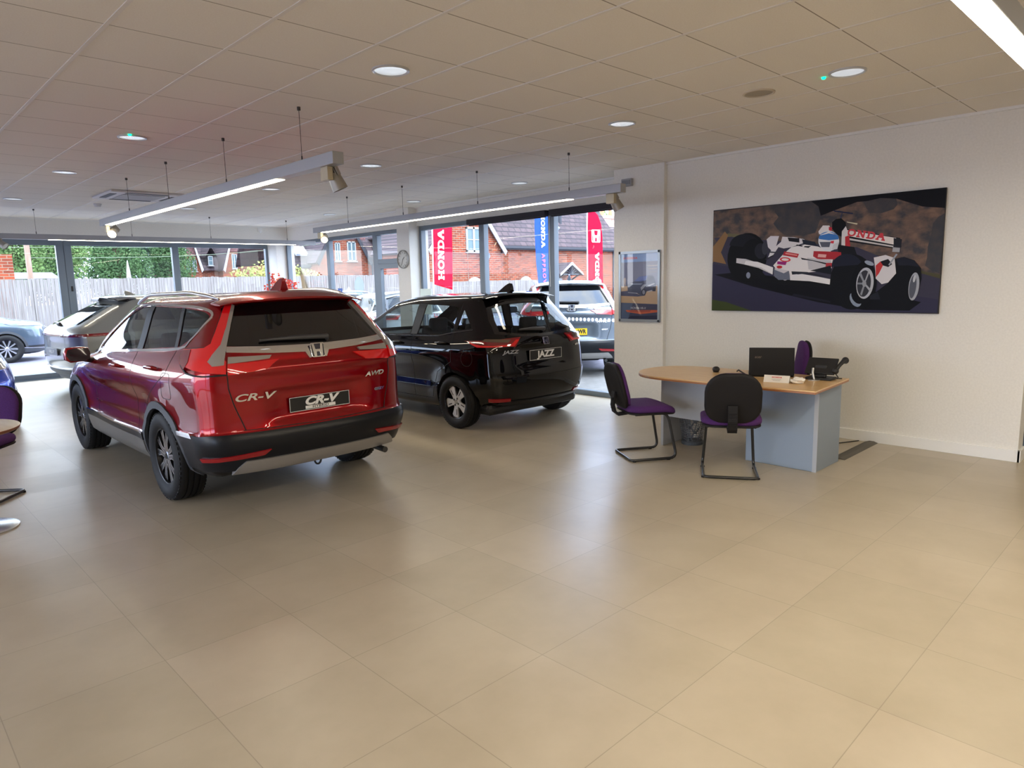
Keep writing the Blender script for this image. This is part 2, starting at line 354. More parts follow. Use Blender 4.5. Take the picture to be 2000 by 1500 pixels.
def fwin(name, x0, x1, fw=.065):
    return frame(name, [(x0, x1, Y0, Y0+.1, 2.54, 2.66), (x0, x1, Y0, Y0+.1, 0, .11), (x0, x0+fw, Y0, Y0+.1, .11, 2.54), (x1-fw, x1, Y0, Y0+.1, .11, 2.54)], [(x0+.05, x1-.05, Y0+.047, Y0+.053, .1, 2.56)])
fwin('window_6', 5.305, 7.37)
# big sliding leaves either side of the double post
for nm, x0, x1, hx_ in (('door_2', .20, 3.255, None), ('door_3', 3.262, 5.305, 1)):
    L = .065 if hx_ is None else .125; Rr = .125 if hx_ is None else .068
    kids = [('door_handle', BLACKPL, [(3.31, 3.345, Y0-.012, Y0, 1.66, 1.76)])] if hx_ else []
    frame(nm, [(x0, x1, Y0, Y0+.1, 2.54, 2.66), (x0, x1, Y0, Y0+.1, 0, .11), (x0, x0+L, Y0, Y0+.1, .11, 2.54), (x1-Rr, x1, Y0, Y0+.1, .11, 2.54)], [(x0+.05, x1-.05, Y0+.047, Y0+.053, .1, 2.56)], kids)
for i, (x0, x1) in enumerate(((-2.8, .2), (-5.8, -2.8), (-7.2, -5.8))): fwin('window_%d' % (7+i), x0, x1)
struct(bx('trim_3', FRAMEG, .2, 7.36, 15.62, 15.70, 0, .012))
# roller blinds
BL = mat('blind_black', '24222c', .7)
for nm, y0, y1, lab in (('roller_blind', 5.44, 6.915, 'rolled up black roller blind over the window next to the white pillar'), ('roller_blind', 6.99, 8.74, 'rolled up black roller blind over the middle window with the blue banner behind')):
    r = thing(nm, lab, 'blind', (7.55, (y0+y1)/2, 2.66)); h = (y1-y0)/2
    MB().box(-.045, .045, -h, h, -.085, 0).build('cassette', BL, r, bevel=.006)
    MB().tube([(0, -h+.02, -.09), (0, h-.02, -.09)], .012, 8).build('hem_bar', BL, r)
    MB().tube([(-.03, h+.005, -.03), (-.03, h+.008, -.6), (-.02, h+.006, -1.1)], .003, 5).build('pull_chain', WHITEPL, r)
# clock on the column
r = thing('wall_clock', 'round silver wall clock on the white column', 'clock', (7.38, 10.335, 2.085))
CM = FACE((0, 0, 0), (0, -1, 0), (0, 0, 1))
MB().lathe([(.165, 0), (.165, .035), (.15, .045), (.145, .03), (.14, .0)], CM, 32).build('rim', mat('clock_rim', 'a3a3a1', .4), r, smooth=40)
MB().lathe([(0, .024), (.146, .024), (.146, .018), (0, .018)], CM, 32).build('dial', mat('clock_dial', 'bdbdb9', .5), r)
for k in range(12):
    a = k*PI/6; c = Vector((math.sin(a), math.cos(a)))
    MB().obox(CM @ T(c.x*.12, c.y*.12, .026) @ R(-a, 'Z'), .008, .028, .003).build('hour_mark', mat('clock_marks', '5d5d5d', .5), r)
for a, L, w in ((.9, .065, .009), (3.5, .10, .006)): MB().obox(CM @ T(math.sin(a)*L/2, math.cos(a)*L/2, .029) @ R(-a, 'Z'), w, L, .003).build('hand', mat('clock_hand', '3a3a3a', .5), r)
# white card leaning by the window
r = thing('notice_board', 'small white board standing in front of the window frame behind the black car', 'board', (7.30, 9.62, 0))
MB().box(-.012, .012, -.15, .15, 1.12, 1.56).build('panel', mat('board_white', 'dff0ee', .5), r, bevel=.004)
MB().tube([(0, 0, .02), (0, 0, 1.13)], .015, 8).build('post', SATIN, r); MB().lathe([(.16, 0), (.16, .015), (.02, .03), (0, .03)], n=20).build('foot', SATIN, r)
# small sensor box on the pillar top
r = thing('sensor_box', 'small grey sensor box high on the white pillar', 'sensor', (7.09, 5.20, 2.80)); MB().box(-.05, 0, -.075, .075, -.04, .05).build('case', mat('box_grey', '9a9ba0', .5), r, bevel=.008); MB().box(-.056, -.05, -.06, .06, -.02, .03).build('lens', mat('lens_grey', '777a82', .3), r)
r = thing('motion_sensor', 'white motion sensor just under the ceiling in the far corner', 'sensor', (6.9, 15.05, 2.93)); MB().box(-.05, .05, -.04, 0, -.07, .03).build('case', WHITEPL, r, bevel=.01); MB().sph((0, -.04, -.045), (.035, .02, .045)).build('lens', WHITEPL, r, smooth=60)
# ---------------------------------------------------------------- ceiling fittings
LEDM = mat('led_tube', (1, 1, 1), emit=(1, .88, .66), es=14)
DLM = mat('downlight_lens', (.7, .72, .75), .2, .6, emit=(.86, .93, 1), es=.35)
GREEN = mat('green_led', (0, .3, .1), emit=(0, 1, .35), es=3)
dls = [(2.668, 3.785, 'round recessed downlight nearest the camera above the open floor'), (5.013, 1.892, 'round recessed downlight near the right wall with a green indicator beside it'), (5.058, 3.778, 'round recessed downlight between the grille and the second track light'),
       (2.032, 6.818, 'round recessed downlight with a green indicator left of the long track light'), (2.006, 9.197, 'round recessed downlight behind the one with the indicator on the left'), (1.972, 12.14, 'leftmost far downlight near the glass wall'),
       (6.885, 6.868, 'downlight above the window side nearest the pillar'), (6.938, 9.37, 'downlight next to the column with the clock'), (6.85, 11.9, 'downlight in the far right corner of the ceiling'),
       (4.388, 12.18, 'downlight behind the air conditioning cassette'), (4.447, 9.25, 'downlight half hidden beyond the first track light'), (4.50, 6.85, 'downlight behind the spotlight at the near end of the first track')]
for i, (x, y, lab) in enumerate(dls):
    r = thing('downlight', lab, 'ceiling light', (x, y, 2.98), 0, 'recessed downlights')
    MB().lathe([(.118, 0), (.118, -.008), (.108, -.012), (.10, -.004), (.09, .0)][::-1], n=28).build('trim_ring', mat('dl_ring', 'c9cdd2', .3, .2), r, smooth=40)
    MB().lathe([(.10, -.004), (.085, -.0025), (.04, -.0035), (0, -.003)], n=28).build('reflector', DLM, r, smooth=60)
for x, y, lab in ((5.02, 2.05, 'tiny green indicator light on the ceiling by the right downlight'), (1.98, 6.70, 'tiny green indicator light on the ceiling by the left downlight')):
    r = thing('indicator_light', lab, 'indicator light', (x, y, 2.98)); MB().lathe([(.014, 0), (.012, -.012), (0, -.016)], n=10).build('bulb', GREEN, r)
r = thing('ceiling_speaker', 'flat round ceiling speaker grille near the right wall', 'speaker', (5.046, 2.529, 2.98))
MB().lathe([(.115, .0), (.115, -.008), (.10, -.010), (.098, -.004)], n=32).build('ring', mat('spk_ring', 'c9c0b0', .5), r, smooth=40); MB().lathe([(.10, -.004), (0, -.006)], n=32).build('grille', mat('spk_grille', 'a79f90', .8), r)
r = thing('smoke_detector', 'round white smoke detector on the ceiling by the air conditioning unit', 'smoke detector', (3.05, 12.2, 2.98)); MB().lathe([(.055, 0), (.055, -.02), (.045, -.03), (.04, -.045), (0, -.05)], n=20).build('body', mat('det_white', 'c9c9cc', .5), r, smooth=40)
r = thing('air_conditioner', 'square white air conditioning cassette set in the ceiling', 'air conditioner', (3.24, 10.85, 2.98))
MB().box(-.47, .47, -.47, .47, -.03, 0).build('panel', mat('ac_white', 'c6c3c4', .5), r, bevel=.012)
for a in range(4): MB().box(-.27, .27, -.43, -.35, -.034, -.028).build('air_slot', mat('ac_slot', '2a2a2c', .6), r).rotation_euler = (0, 0, a*PI/2)
MB().box(-.27, .27, -.27, .27, -.037, -.03).build('intake_grille', mat('ac_grille', '9b9a9f', .6), r, bevel=.004)
def spot(parent, x, y, aim, lit=False, name='spotlight_head'):
    """adapter bracket and finned head; aim = direction"""
    MB().box(x-.022, x+.022, y-.05, y+.05, -.18, -.085).build('spot_bracket', mat('bracket', 'b9ad93', .4, .3), parent, bevel=.003)
    a = Vector(aim).normalized(); q = Vector((0, 0, 1)).rotation_difference(a).to_matrix().to_4x4()
    off = .07
    M = T(x+(off if parent['axis'] == 'y' else 0), y+(0 if parent['axis'] == 'y' else -off), -.165) @ q
    g = MB().lathe([(0, -.04), (.045, -.04), (.05, .0), (.056, .05), (.058, .08), (.050, .08)], M, 24)
    for k in range(7):
        g.obox(M @ T(-.042+.014*k, 0, -.06), .004, .085, .08)
    h = g.build(name, mat('spot_body', '9a948a', .4, .4), parent, smooth=35)
    MB().lathe([(.050, .075), (0, .075)], M, 24).build('spot_lens', mat('spot_lit', (1, .9, .7), emit=(1, .86, .58), es=25) if lit else mat('spot_off', (.3, .3, .3), .1, .5), h)
def track(name, lab, x0, x1, y0, y1, rods, axis, spots, led):
    r = thing(name, lab, 'track light', ((x0+x1)/2, (y0+y1)/2, 2.585)); r['axis'] = axis
    hx_, hy = (x1-x0)/2, (y1-y0)/2
    MB().box(-hx_, hx_, -hy, hy, -.085, 0).build('housing', ALU, r, bevel=.004)
    if axis == 'y': MB().box(-.040, .040, led[0]-(y0+y1)/2, led[1]-(y0+y1)/2, -.0885, -.083).build('led_strip', LEDM, r)
    else: MB().box(led[0]-(x0+x1)/2, led[1]-(x0+x1)/2, -.041, .041, -.0885, -.083).build('led_strip', LEDM, r)
    for q in rods:
        lx, ly = (0, q-(y0+y1)/2) if axis == 'y' else (q-(x0+x1)/2, 0)
        g = MB().tube([(lx, ly, 0), (lx, ly, .395)], .0022, 6).tube([(lx, ly, 0), (lx, ly, .04)], .006, 8).tube([(lx, ly, .37), (lx, ly, .395)], .013, 10)
        g.build('suspension_wire', mat('wire_dark', '3a3634', .5), r)
    for sx, sy, aim, lit in spots: spot(r, sx-(x0+x1)/2, sy-(y0+y1)/2, aim, lit)
    return r
track('track_light', 'long grey track light above the red car with a finned spotlight at its near end', 2.61, 2.70, 4.45, 10.45, (4.97, 6.39, 7.9, 9.28), 'y', [(2.655, 4.62, (.35, -.15, -.9), False), (2.655, 10.30, (-.45, -.75, -.45), True)], (5.35, 10.2))
track('track_light', 'long grey track light above the black car ending at the white pillar', 5.69, 5.78, 4.27, 10.45, (4.98, 6.45, 8.0, 9.43), 'y', [(5.735, 4.42, (.4, -.3, -.9), False), (5.735, 10.30, (-.45, -.75, -.45), True)], (4.95, 10.2))
track('track_light', 'long grey track light running across in front of the far glass wall', 1.2, 7.35, 13.41, 13.50, (2.44, 3.85, 5.21, 6.74), 'x', [(1.95, 13.455, (.5, -.5, -.5), False)], (2.6, 6.9))
track('track_light', 'lit track light at the upper right close to the camera', .2, 5.6, .60, .695, (1.0, 3.95, 5.2), 'x', [], (.6, 5.2))
r = [o for o in C.objects if o.name.startswith('track_light')][0]
for (x, y) in ((2.655, 9.45), (5.735, 9.6)):
    pass
# ---------------------------------------------------------------- light from the track strips, plus added unseen fill lamps
for nm, x, y, sx, sy in (('strip_light_a', 2.655, 7.8, .044, 4.6), ('strip_light_b', 5.735, 7.6, .044, 5.0), ('strip_light_c', 4.7, 13.455, 4.0, .044), ('strip_light_d', 2.9, .65, 4.4, .08)):
    lamp(nm, 'AREA', (x, y, 2.49), 14 if nm[-1] in 'abc' else 40, (1, .88, .68), shape='RECTANGLE', size=sx, size_y=sy)
WARM = (1, .88, .70)
for i, (x, y) in enumerate(((0, -2.5), (3.5, -2.5), (6.5, -1), (-4, 0), (-4, 5))):
    lamp('fill_light', 'AREA', (x, y, 2.96), 27, WARM, shape='SQUARE', size=.6)  # added warm fill without any fixture, out of view, brightening floor and ceiling
for (x, y, sy, sx, rot) in ((7.9, 7.8, 2.4, 4.6, (0, PI/2, 0)), (7.9, 13, 2.4, 4.2, (0, PI/2, 0))):
    pass
# ================================================================ FURNITURE
PURP = mat('purple_fabric', '47205f', .9, fn=noisecol(250, '3c1a52', '54276f', bump=.25))
BLKSH = mat('chair_black', (.010, .009, .010), .6, spec=.25)
BLKFR = mat('chair_frame', (.012, .012, .013), .3, coat=.3)
def cushion(w, d, h, r=.09, dome=.015, n=6):
    """rounded pad centred at origin, z 0..h"""
    def ring(s, z): return [(x*s, y*s, z) for x, y in rrect(-w/2, w/2, -d/2, d/2, r, n)]
    lv = [(.90, 0), (.97, h*.12), (1, h*.35), (1, h*.6), (.975, h*.82), (.90, h*.95), (.70, h*1.0), (.35, h+dome*.6), (.05, h+dome)]
    vs = []; fs = []; N = 4*(n+1)
    for s, z in lv: vs += ring(s, z)
    for i in range(len(lv)-1):
        for k in range(N): fs.append((i*N+k, i*N+(k+1) % N, (i+1)*N+(k+1) % N, (i+1)*N+k))
    fs.append(tuple(reversed(range(N)))); fs.append(tuple((len(lv)-1)*N+k for k in range(N)))
    return vs, fs
def bentpad(mb, w, h, t, M, curve=.12, r=.12, flip=1):
    vs, fs = cushion(w, h, t, r); out = []
    for x, y, z in vs:
        z2 = z + flip*curve*(x/w)**2*1.6 - .0*y; out.append(M @ Vector((x, y, z2)))
    mb.add(out, fs)
def visitor_chair(lab, x, y, ang):
    """ang: facing direction (local +y)"""
    r = thing('visitor_chair', lab, 'chair', (x, y, 0), ang, 'purple and black meeting chairs')
    # cantilever tube frame (origin: middle of the rear floor bar)
    W = .215; P = []
    def c(p, q, rr, s, n=5):  # rounded corner helper
        p, q, s = Vector(p), Vector(q), Vector(s); a = q+(p-q).normalized()*rr; b = q+(s-q).normalized()*rr
        return [a.lerp(q, t/n).lerp(q.lerp(b, t/n), t/n) for t in range(n+1)]
    K = [(-W+.03, .05, .43), (-W+.03, .36, .43), (-W, .44, .014), (-W, 0, .014), (W, 0, .014), (W, .44, .014), (W-.03, .36, .43), (W-.03, .05, .43)]
    pts = [Vector(K[0])]
    for i in range(1, 7): pts += c(K[i-1], K[i], .07 if i not in (3, 4) else .05, K[i+1])
    pts.append(Vector(K[7]))
    MB().tube(pts, .0125, 10).build('frame', BLKFR, r, smooth=60)
    for sx, sy in ((-W, .03), (W, .03), (-W, .36), (W, .36)): MB().lathe([(.017, 0), (.017, .012), (0, .014)], T(sx, sy, 0), 12).build('foot_glide', BLKSH, r)
    # seat
    g = MB(); vs, fs = cushion(.47, .45, .055, .11, .008); g.add([Vector((a, b+.22, z*.5+.425-max(0, (b-.08))*.10)) for a, b, z in vs], fs); g.build('seat_shell', BLKSH, r, smooth=50)
    g = MB(); vs, fs = cushion(.485, .47, .07, .13, .02); g.add([Vector((a, b+.22, z+.445-max(0, (b-.06))**2*1.6)) for a, b, z in vs], fs); g.build('seat', PURP, r, smooth=60)
    # back
    M = T(0, -.045, .685) @ R(PI/2+math.radians(14), 'X')
    g = MB(); bentpad(g, .42, .41, .042, M @ R(PI, 'Y'), -.05, .15); g.build('backrest', PURP, r, smooth=60)
    g = MB(); bentpad(g, .44, .43, .042, M @ T(0, 0, -.008), .05, .155, 1); g.build('back_shell', BLKSH, r, smooth=60)
    g = MB(); st = [(0, .10, .425), (0, -.05, .41), (0, -.085, .44), (0, -.10, .50), (0, -.085, .62)]
    for i in range(4):
        p, q = Vector(st[i]), Vector(st[i+1]); dd = q-p; qn = Vector((0, 0, 1)).rotation_difference(dd.normalized()).to_matrix().to_4x4()
        g.obox(Matrix.Translation((p+q)/2) @ qn, .075, .022, dd.length+.015)
    for k in range(8): g.box(-.030, .030, -.112, -.098, .47+.014*k, .476+.014*k)
    g.build('back_bracket', BLKSH, r, bevel=.004)
    return r
def face(dx, dy): return math.atan2(dy, dx)-PI/2
visitor_chair('purple chair sideways on at the left end of the desk by the pillar', 5.107, 3.806, face(.413, -.266))
visitor_chair('purple chair with its black back to the camera in front of the desk', 5.083, 2.70, face(.367, .225))
visitor_chair('purple chair behind the round table at the left edge', .79, 7.04, face(-.30, -.35))
# office chair behind the desk
r = thing('office_chair', 'purple office chair half hidden behind the laptop on the desk', 'chair', (6.56, 2.98, 0), face(-.55, .85))
g = MB()
for k in range(5):
    a = k*2*PI/5; g.tube([(0, 0, .11), (.29*math.cos(a), .29*math.sin(a), .07)], [.028, .016], 8)
g.build('base', BLKSH, r, smooth=40)
for k in range(5):
    a = k*2*PI/5; MB().lathe([(0, -.022), (.024, -.022), (.028, -.012), (.028, .012), (.024, .022), (0, .022)], T(.29*math.cos(a), .29*math.sin(a), .028) @ R(PI/2, 'X'), 14).build('castor', BLKSH, r, smooth=40)
MB().tube([(0, 0, .1), (0, 0, .44)], .028, 12).build('gas_column', BLKFR, r, smooth=60)
g = MB(); vs, fs = cushion(.48, .46, .08, .12, .02); g.add([Vector((a, b, z+.44)) for a, b, z in vs], fs); g.build('seat', PURP, r, smooth=60)
M = T(0, -.20, .78) @ R(PI/2+math.radians(6), 'X')
g = MB(); bentpad(g, .40, .46, .06, M @ R(PI, 'Y'), -.05, .15); g.build('backrest', PURP, r, smooth=60)
g = MB(); bentpad(g, .41, .47, .03, M @ T(0, 0, -.006), .05, .155, 1); g.build('back_shell', BLKSH, r, smooth=60)
MB().tube([(0, .05, .45), (0, -.24, .45), (0, -.27, .55), (0, -.24, .75)], .02, 8).build('back_bracket', BLKSH, r, smooth=40)
# desk
DW = mat('desk_wood', 'd6b07a', .35, coat=.2, fn=noisecol(5, 'cfa670', 'dfbc88', 6, stretch=(12, 1, 12)))
DE = mat('desk_edge', '9c6437', .35, coat=.3)
DG = mat('desk_grey', '8a97a6', .45, .15)
DGL = mat('desk_silver', 'a8abb0', .42, .15)
top = [(5.415, 2.175), (5.385, 2.6), (5.37, 3.1), (5.375, 3.55), (5.42, 3.78), (5.52, 3.92), (5.68, 4.02), (5.85, 4.05), (6.05, 4.02), (6.2, 3.9), (6.27, 3.7), (6.285, 3.3), (6.285, 2.6), (6.275, 2.235)]
def smooth_poly(P, cor=()):
    out = []
    n = len(P)
    for i in range(n):
        if i in cor or (i+1) % n in cor: out.append(P[i]); continue
        out.append(P[i]); p0, p1, p2, p3 = [Vector(P[(i+k) % n]) for k in (-1, 0, 1, 2)]
        for t in (.33, .66): q = .5*((2*p1)+(-p0+p2)*t+(2*p0-5*p1+4*p2-p3)*t*t+(-p0+3*p1-3*p2+p3)*t**3); out.append((q.x, q.y))
    return out
dk = thing('desk', 'wood topped reception desk with grey pedestal and rounded end by the right wall', 'desk', (5.85, 3.1, 0))
loc = lambda P: [(x-5.85, y-3.1) for x, y in P]
tp = loc(smooth_poly(top, (0, 13)))
MB().prism(tp, T(0, 0, .728), .012).build('desktop', DW, dk, bevel=.004)
g = MB(); MB2 = tp
g.prism(tp, T(0, 0, .712), .016); g.build('desktop_edge', DE, dk, bevel=.006, bseg=3)
MB().box(-.13, .36, -.83, -.20, .0, .712).build('pedestal', DG, dk, bevel=.004)
MB().box(-.134, -.128, -.835, -.80, 0, .712).build('corner_trim', DGL, dk)
MB().box(-.13, -.112, -.20, .67, .30, .712).build('modesty_panel', DGL, dk, bevel=.003)
MB().box(-.13, .38, .67, .70, 0, .712).build('end_panel', DGL, dk, bevel=.004)
# laptop
lp = thing('laptop', 'black open laptop on the desk with its lid towards the camera', 'laptop', (5.97, 2.80, .74), face(.88, .47))
LB = mat('laptop_black', (.006, .005, .006), .3, spec=.2)
MB().box(-.19, .19, -.0, .25, .0, .018).build('base', LB, lp, bevel=.004)
Ml = T(0, 0, .014) @ R(math.radians(-8), 'X')
g = MB(); g.obox(Ml @ T(0, -.012, .125), .385, .007, .25); lid = g.build('lid', LB, lp, bevel=.003)
g = MB(); g.obox(Ml @ T(0, -.007, .127), .36, .002, .225); g.build('screen', mat('screen', (.02, .025, .03), .1), lp)
text_mesh('acer', .034, Ml @ FACE((-.115, -.0165, .165), (1, 0, 0), (0, 0, 1)), mat('acer_logo', '6e5f52', .4, .5), 'lid_logo', lid, .0005, .2)
# webcam-like speaker
r = thing('desk_speaker', 'small round black speaker alone on the middle of the desk', 'speaker', (5.98, 3.354, .74)); MB().sph((0, 0, .028), (.036, .036, .028), 16, 10).build('body', BLACKPL, r, smooth=60); MB().lathe([(.026, 0), (.03, .004), (0, .006)], n=16).build('base', BLACKPL, r)
r = thing('desk_cable', 'short thick black cable sticking up beside the left of the laptop', 'cable', (5.93, 3.02, .74)); MB().tube([(0, 0, .006), (-.01, .02, .02), (-.03, .06, .05), (.02, .10, .03)], .007, 8).build('lead', BLACKPL, r, smooth=60)
# name sign
PAPER = mat('paper_white', 'e9e6df', .6)
r = thing('name_sign', 'folded white name card with red heading in front of the laptop', 'sign', (5.70, 2.62, .74), face(.96, .2))
g = MB(); g.prism([(-.105, 0), (.105, 0), (.105, .065), (-.105, .065)], T(0, -.03, 0) @ R(math.radians(66), 'X'), .002); g.prism([(-.105, 0), (.105, 0), (.105, .065), (-.105, .065)], T(0, .03, 0) @ R(math.radians(114), 'X'), .002); cd_ = g.build('card', PAPER, r)
Ms = T(0, -.030, 0) @ R(math.radians(66), 'X')
g = MB(); slab(g, 'HONDA', Ms @ T(-.04, .040, .0022), .013, .0004); g.build('heading', mat('sign_red', 'd0343a', .6), cd_)
g = MB()
for k, w in enumerate((.04, .03)): g.prism([(-w, .026-.010*k), (w, .026-.010*k), (w, .029-.010*k), (-w, .029-.010*k)], Ms @ T(0, 0, .0022), .0004)
g.build('small_print', mat('sign_grey', '9a9896', .6), cd_)
r = thing('tissue', 'crumpled white paper tissue beside the name card', 'tissue', (5.73, 2.455, .74), .4)
random.seed(4); bm = bmesh.new(); bmesh.ops.create_icosphere(bm, subdivisions=3, radius=1)
for v in bm.verts:
    k = 1+.35*math.sin(7*v.co.x+3*v.co.y)*math.cos(6*v.co.z+5*v.co.x)+random.uniform(-.06, .06); v.co = Vector((v.co.x*.045*k, v.co.y*.055*k, max(0, (v.co.z+.85)*.024*k)))
me = bpy.data.meshes.new('sheet'); bm.to_mesh(me); bm.free(); me.materials.append(PAPER); link('sheet', me, r, 30)
# phone
ph = thing('desk_phone', 'black desk phone with raised handset and tilted display on the desk corner', 'telephone', (6.03, 2.40, .74), face(.96, .05))
MB().box(-.11, .11, -.02, .13, 0, .022).build('base', BLACKPL, ph, bevel=.006)
g = MB(); g.obox(T(0, .06, .115) @ R(math.radians(-42), 'X'), .25, .018, .17); g.build('display_panel', BLACKPL, ph, bevel=.006)
g = MB(); g.obox(T(0, .045, .07) @ R(math.radians(-20), 'X'), .10, .04, .11); g.build('stand', BLACKPL, ph, bevel=.006)
MB().tube([(-.03, -.025, .005), (-.045, -.02, .06), (-.05, .0, .10)], .010, 8).build('support_arm', SATIN, ph, smooth=60)
MB().lathe([(.05, 0), (.05, .006), (0, .008)], T(-.03, -.03, 0), 20).build('foot', SATIN, ph)
g = MB(); g.tube([(.13, .02, .09), (.145, .05, .125), (.16, .09, .155), (.165, .14, .165)], [.02, .016, .018, .026], 10); g.sph((.165, .15, .165), .03); g.sph((.13, .015, .085), .028); g.build('handset', BLACKPL, ph, smooth=60)
MB().tube([(.12, .03, .07), (.15, .03, .03), (.12, .08, .012), (.16, .10, .012)], .005, 6).build('cord', BLACKPL, ph, smooth=60)
# bin under desk
r = thing('waste_bin', 'wire mesh waste bin under the desk', 'bin', (5.98, 3.60, 0))
def meshfn(n, l, b):
    tc = n.new('ShaderNodeTexCoord'); v = n.new('ShaderNodeTexBrick'); v.offset = 0; v.inputs['Brick Width'].default_value = .02; v.inputs['Row Height'].default_value = .02; v.inputs['Mortar Size'].default_value = .003; v.inputs['Scale'].default_value = 1
    sp = n.new('ShaderNodeSeparateXYZ'); cb = n.new('ShaderNodeCombineXYZ'); ad = n.new('ShaderNodeMath'); ad.operation = 'ADD'
    l.new(tc.outputs['Object'], sp.inputs[0]); l.new(sp.outputs[0], ad.inputs[0]); l.new(sp.outputs[1], ad.inputs[1]); l.new(ad.outputs[0], cb.inputs[0]); l.new(sp.outputs[2], cb.inputs[1]); l.new(cb.outputs[0], v.inputs['Vector'])
    mr = n.new('ShaderNodeMapRange'); mr.inputs[3].default_value = .12; mr.inputs[4].default_value = 1; l.new(v.outputs['Fac'], mr.inputs[0]); l.new(mr.outputs[0], b.inputs['Alpha'])
MB().add(*(lambda n: ([(rr*math.cos(2*PI*k/n), rr*math.sin(2*PI*k/n), z) for rr, z in ((.10, .03), (.135, .30)) for k in range(n)], [(k, (k+1) % n, n+(k+1) % n, n+k) for k in range(n)]))(28)).build('mesh_wall', mat('bin_mesh', '5c6066', .5, .5, fn=meshfn), r)
MB().lathe([(.105, 0), (.108, .03), (.10, .035), (0, .03)], n=28).build('base', mat('bin_grey', '555a60', .5, .3), r); MB().tube([(.135*math.cos(a*PI/14), .135*math.sin(a*PI/14), .30) for a in range(28)], .005, 6, closed=True).build('rim', mat('bin_grey'), r)
# cable cover on the floor
cv = mat('cable_cover', '5a564e', .7)
r = thing('cable_cover', 'flat dark grey cable ramp on the floor from the desk to the right wall', 'cable cover', (6.7, 2.30, 0)); MB().prism([(-.06, 0), (-.02, .014), (.02, .014), (.06, 0)], T(-.42, 0, 0) @ R(PI/2, 'Z') @ R(PI/2, 'X'), .85).build('ramp', cv, r)
r = thing('floor_cable', 'thin dark cable lying on the floor behind the desk pedestal', 'cable', (6.7, 2.55, 0)); MB().tube([(-.35, -.05, .006), (-.1, .03, .006), (.15, -.02, .006), (.40, -.14, .006)], .005, 6).build('lead', BLACKPL, r, smooth=60)
# round table at the left edge
r = thing('round_table', 'round wooden meeting table on a metal foot cut by the left edge', 'table', (.42, 5.95, 0))
MB().lathe([(0, .712), (.40, .712), (.415, .72), (.42, .735), (.418, .738)], n=64).build('table_edge', mat('table_edge', '8a4f2c', .4, coat=.3), r, smooth=50)
MB().lathe([(.418, .738), (.412, .742), (0, .742)], n=64).build('tabletop', mat('table_top', 'd9cfc4', .35, fn=noisecol(4, 'cfc3b5', 'ded6cc', stretch=(8, 1, 1))), r, smooth=50)
MB().tube([(.12, .05, .02), (.12, .05, .712)], .055, 24).build('pillar', mat('brushed', (.45, .43, .4), .35, .9), r, smooth=60)
MB().lathe([(0, 0), (.235, 0), (.235, .008), (.22, .014), (.06, .022), (0, .022)], T(.115, .05, 0), 48).build('base', mat('brushed_light', (.7, .71, .72), .22, .9), r, smooth=40)
# framed poster on the pillar
PF = FACE((7.09, 5.333, 1.12), (0, -1, 0), (0, 0, 1))
pw, phh = .605, .86
po = thing('framed_poster', 'small framed car poster hanging on the white pillar', 'poster', (7.09, 5.333, 1.12)); PF = FACE((0, 0, 0), (0, -1, 0), (0, 0, 1))
g = MB()
for a in ((0, .03, 0, phh), (pw-.03, pw, 0, phh), (0, pw, 0, .03), (0, pw, phh-.03, phh)): g.prism([(a[0], a[2]), (a[1], a[2]), (a[1], a[3]), (a[0], a[3])], PF, .022)
g.build('frame', mat('poster_frame', 'a4adb6', .35, .5), po, bevel=.003)
def flat(parent, name, PFm, layers, z0=.004, dz=.00015, smoothmat=None):
    g = MB(); ms = []
    for i, (m, poly) in enumerate(layers):
        if m not in ms: ms.append(m)
        g.cur = ms.index(m); n = len(poly)
        tri = tessellate_polygon([[Vector((x, y, 0)) for x, y in poly]]); o = len(g.v)
        g.v += [tuple(PFm @ Vector((x, y, z0+dz*i))) for x, y in poly]
        for t in tri:
            A, B, D = [poly[k] for k in t]; c = (B[0]-A[0])*(D[1]-A[1])-(B[1]-A[1])*(D[0]-A[0]); t = t if c > 0 else t[::-1]
            g.f.append(tuple(k+o for k in t)); g.m.append(g.cur)
    return g.build(name, ms, parent, weld=False)
pc = lambda h, r_=.35, nm=None: mat('ink_'+h if not nm else nm, h, r_)
q = lambda P: [((x-105)/(835-105)*(pw-.056)+.028, (1370-y)/(1370-150)*(phh-.056)+.028) for x, y in P]
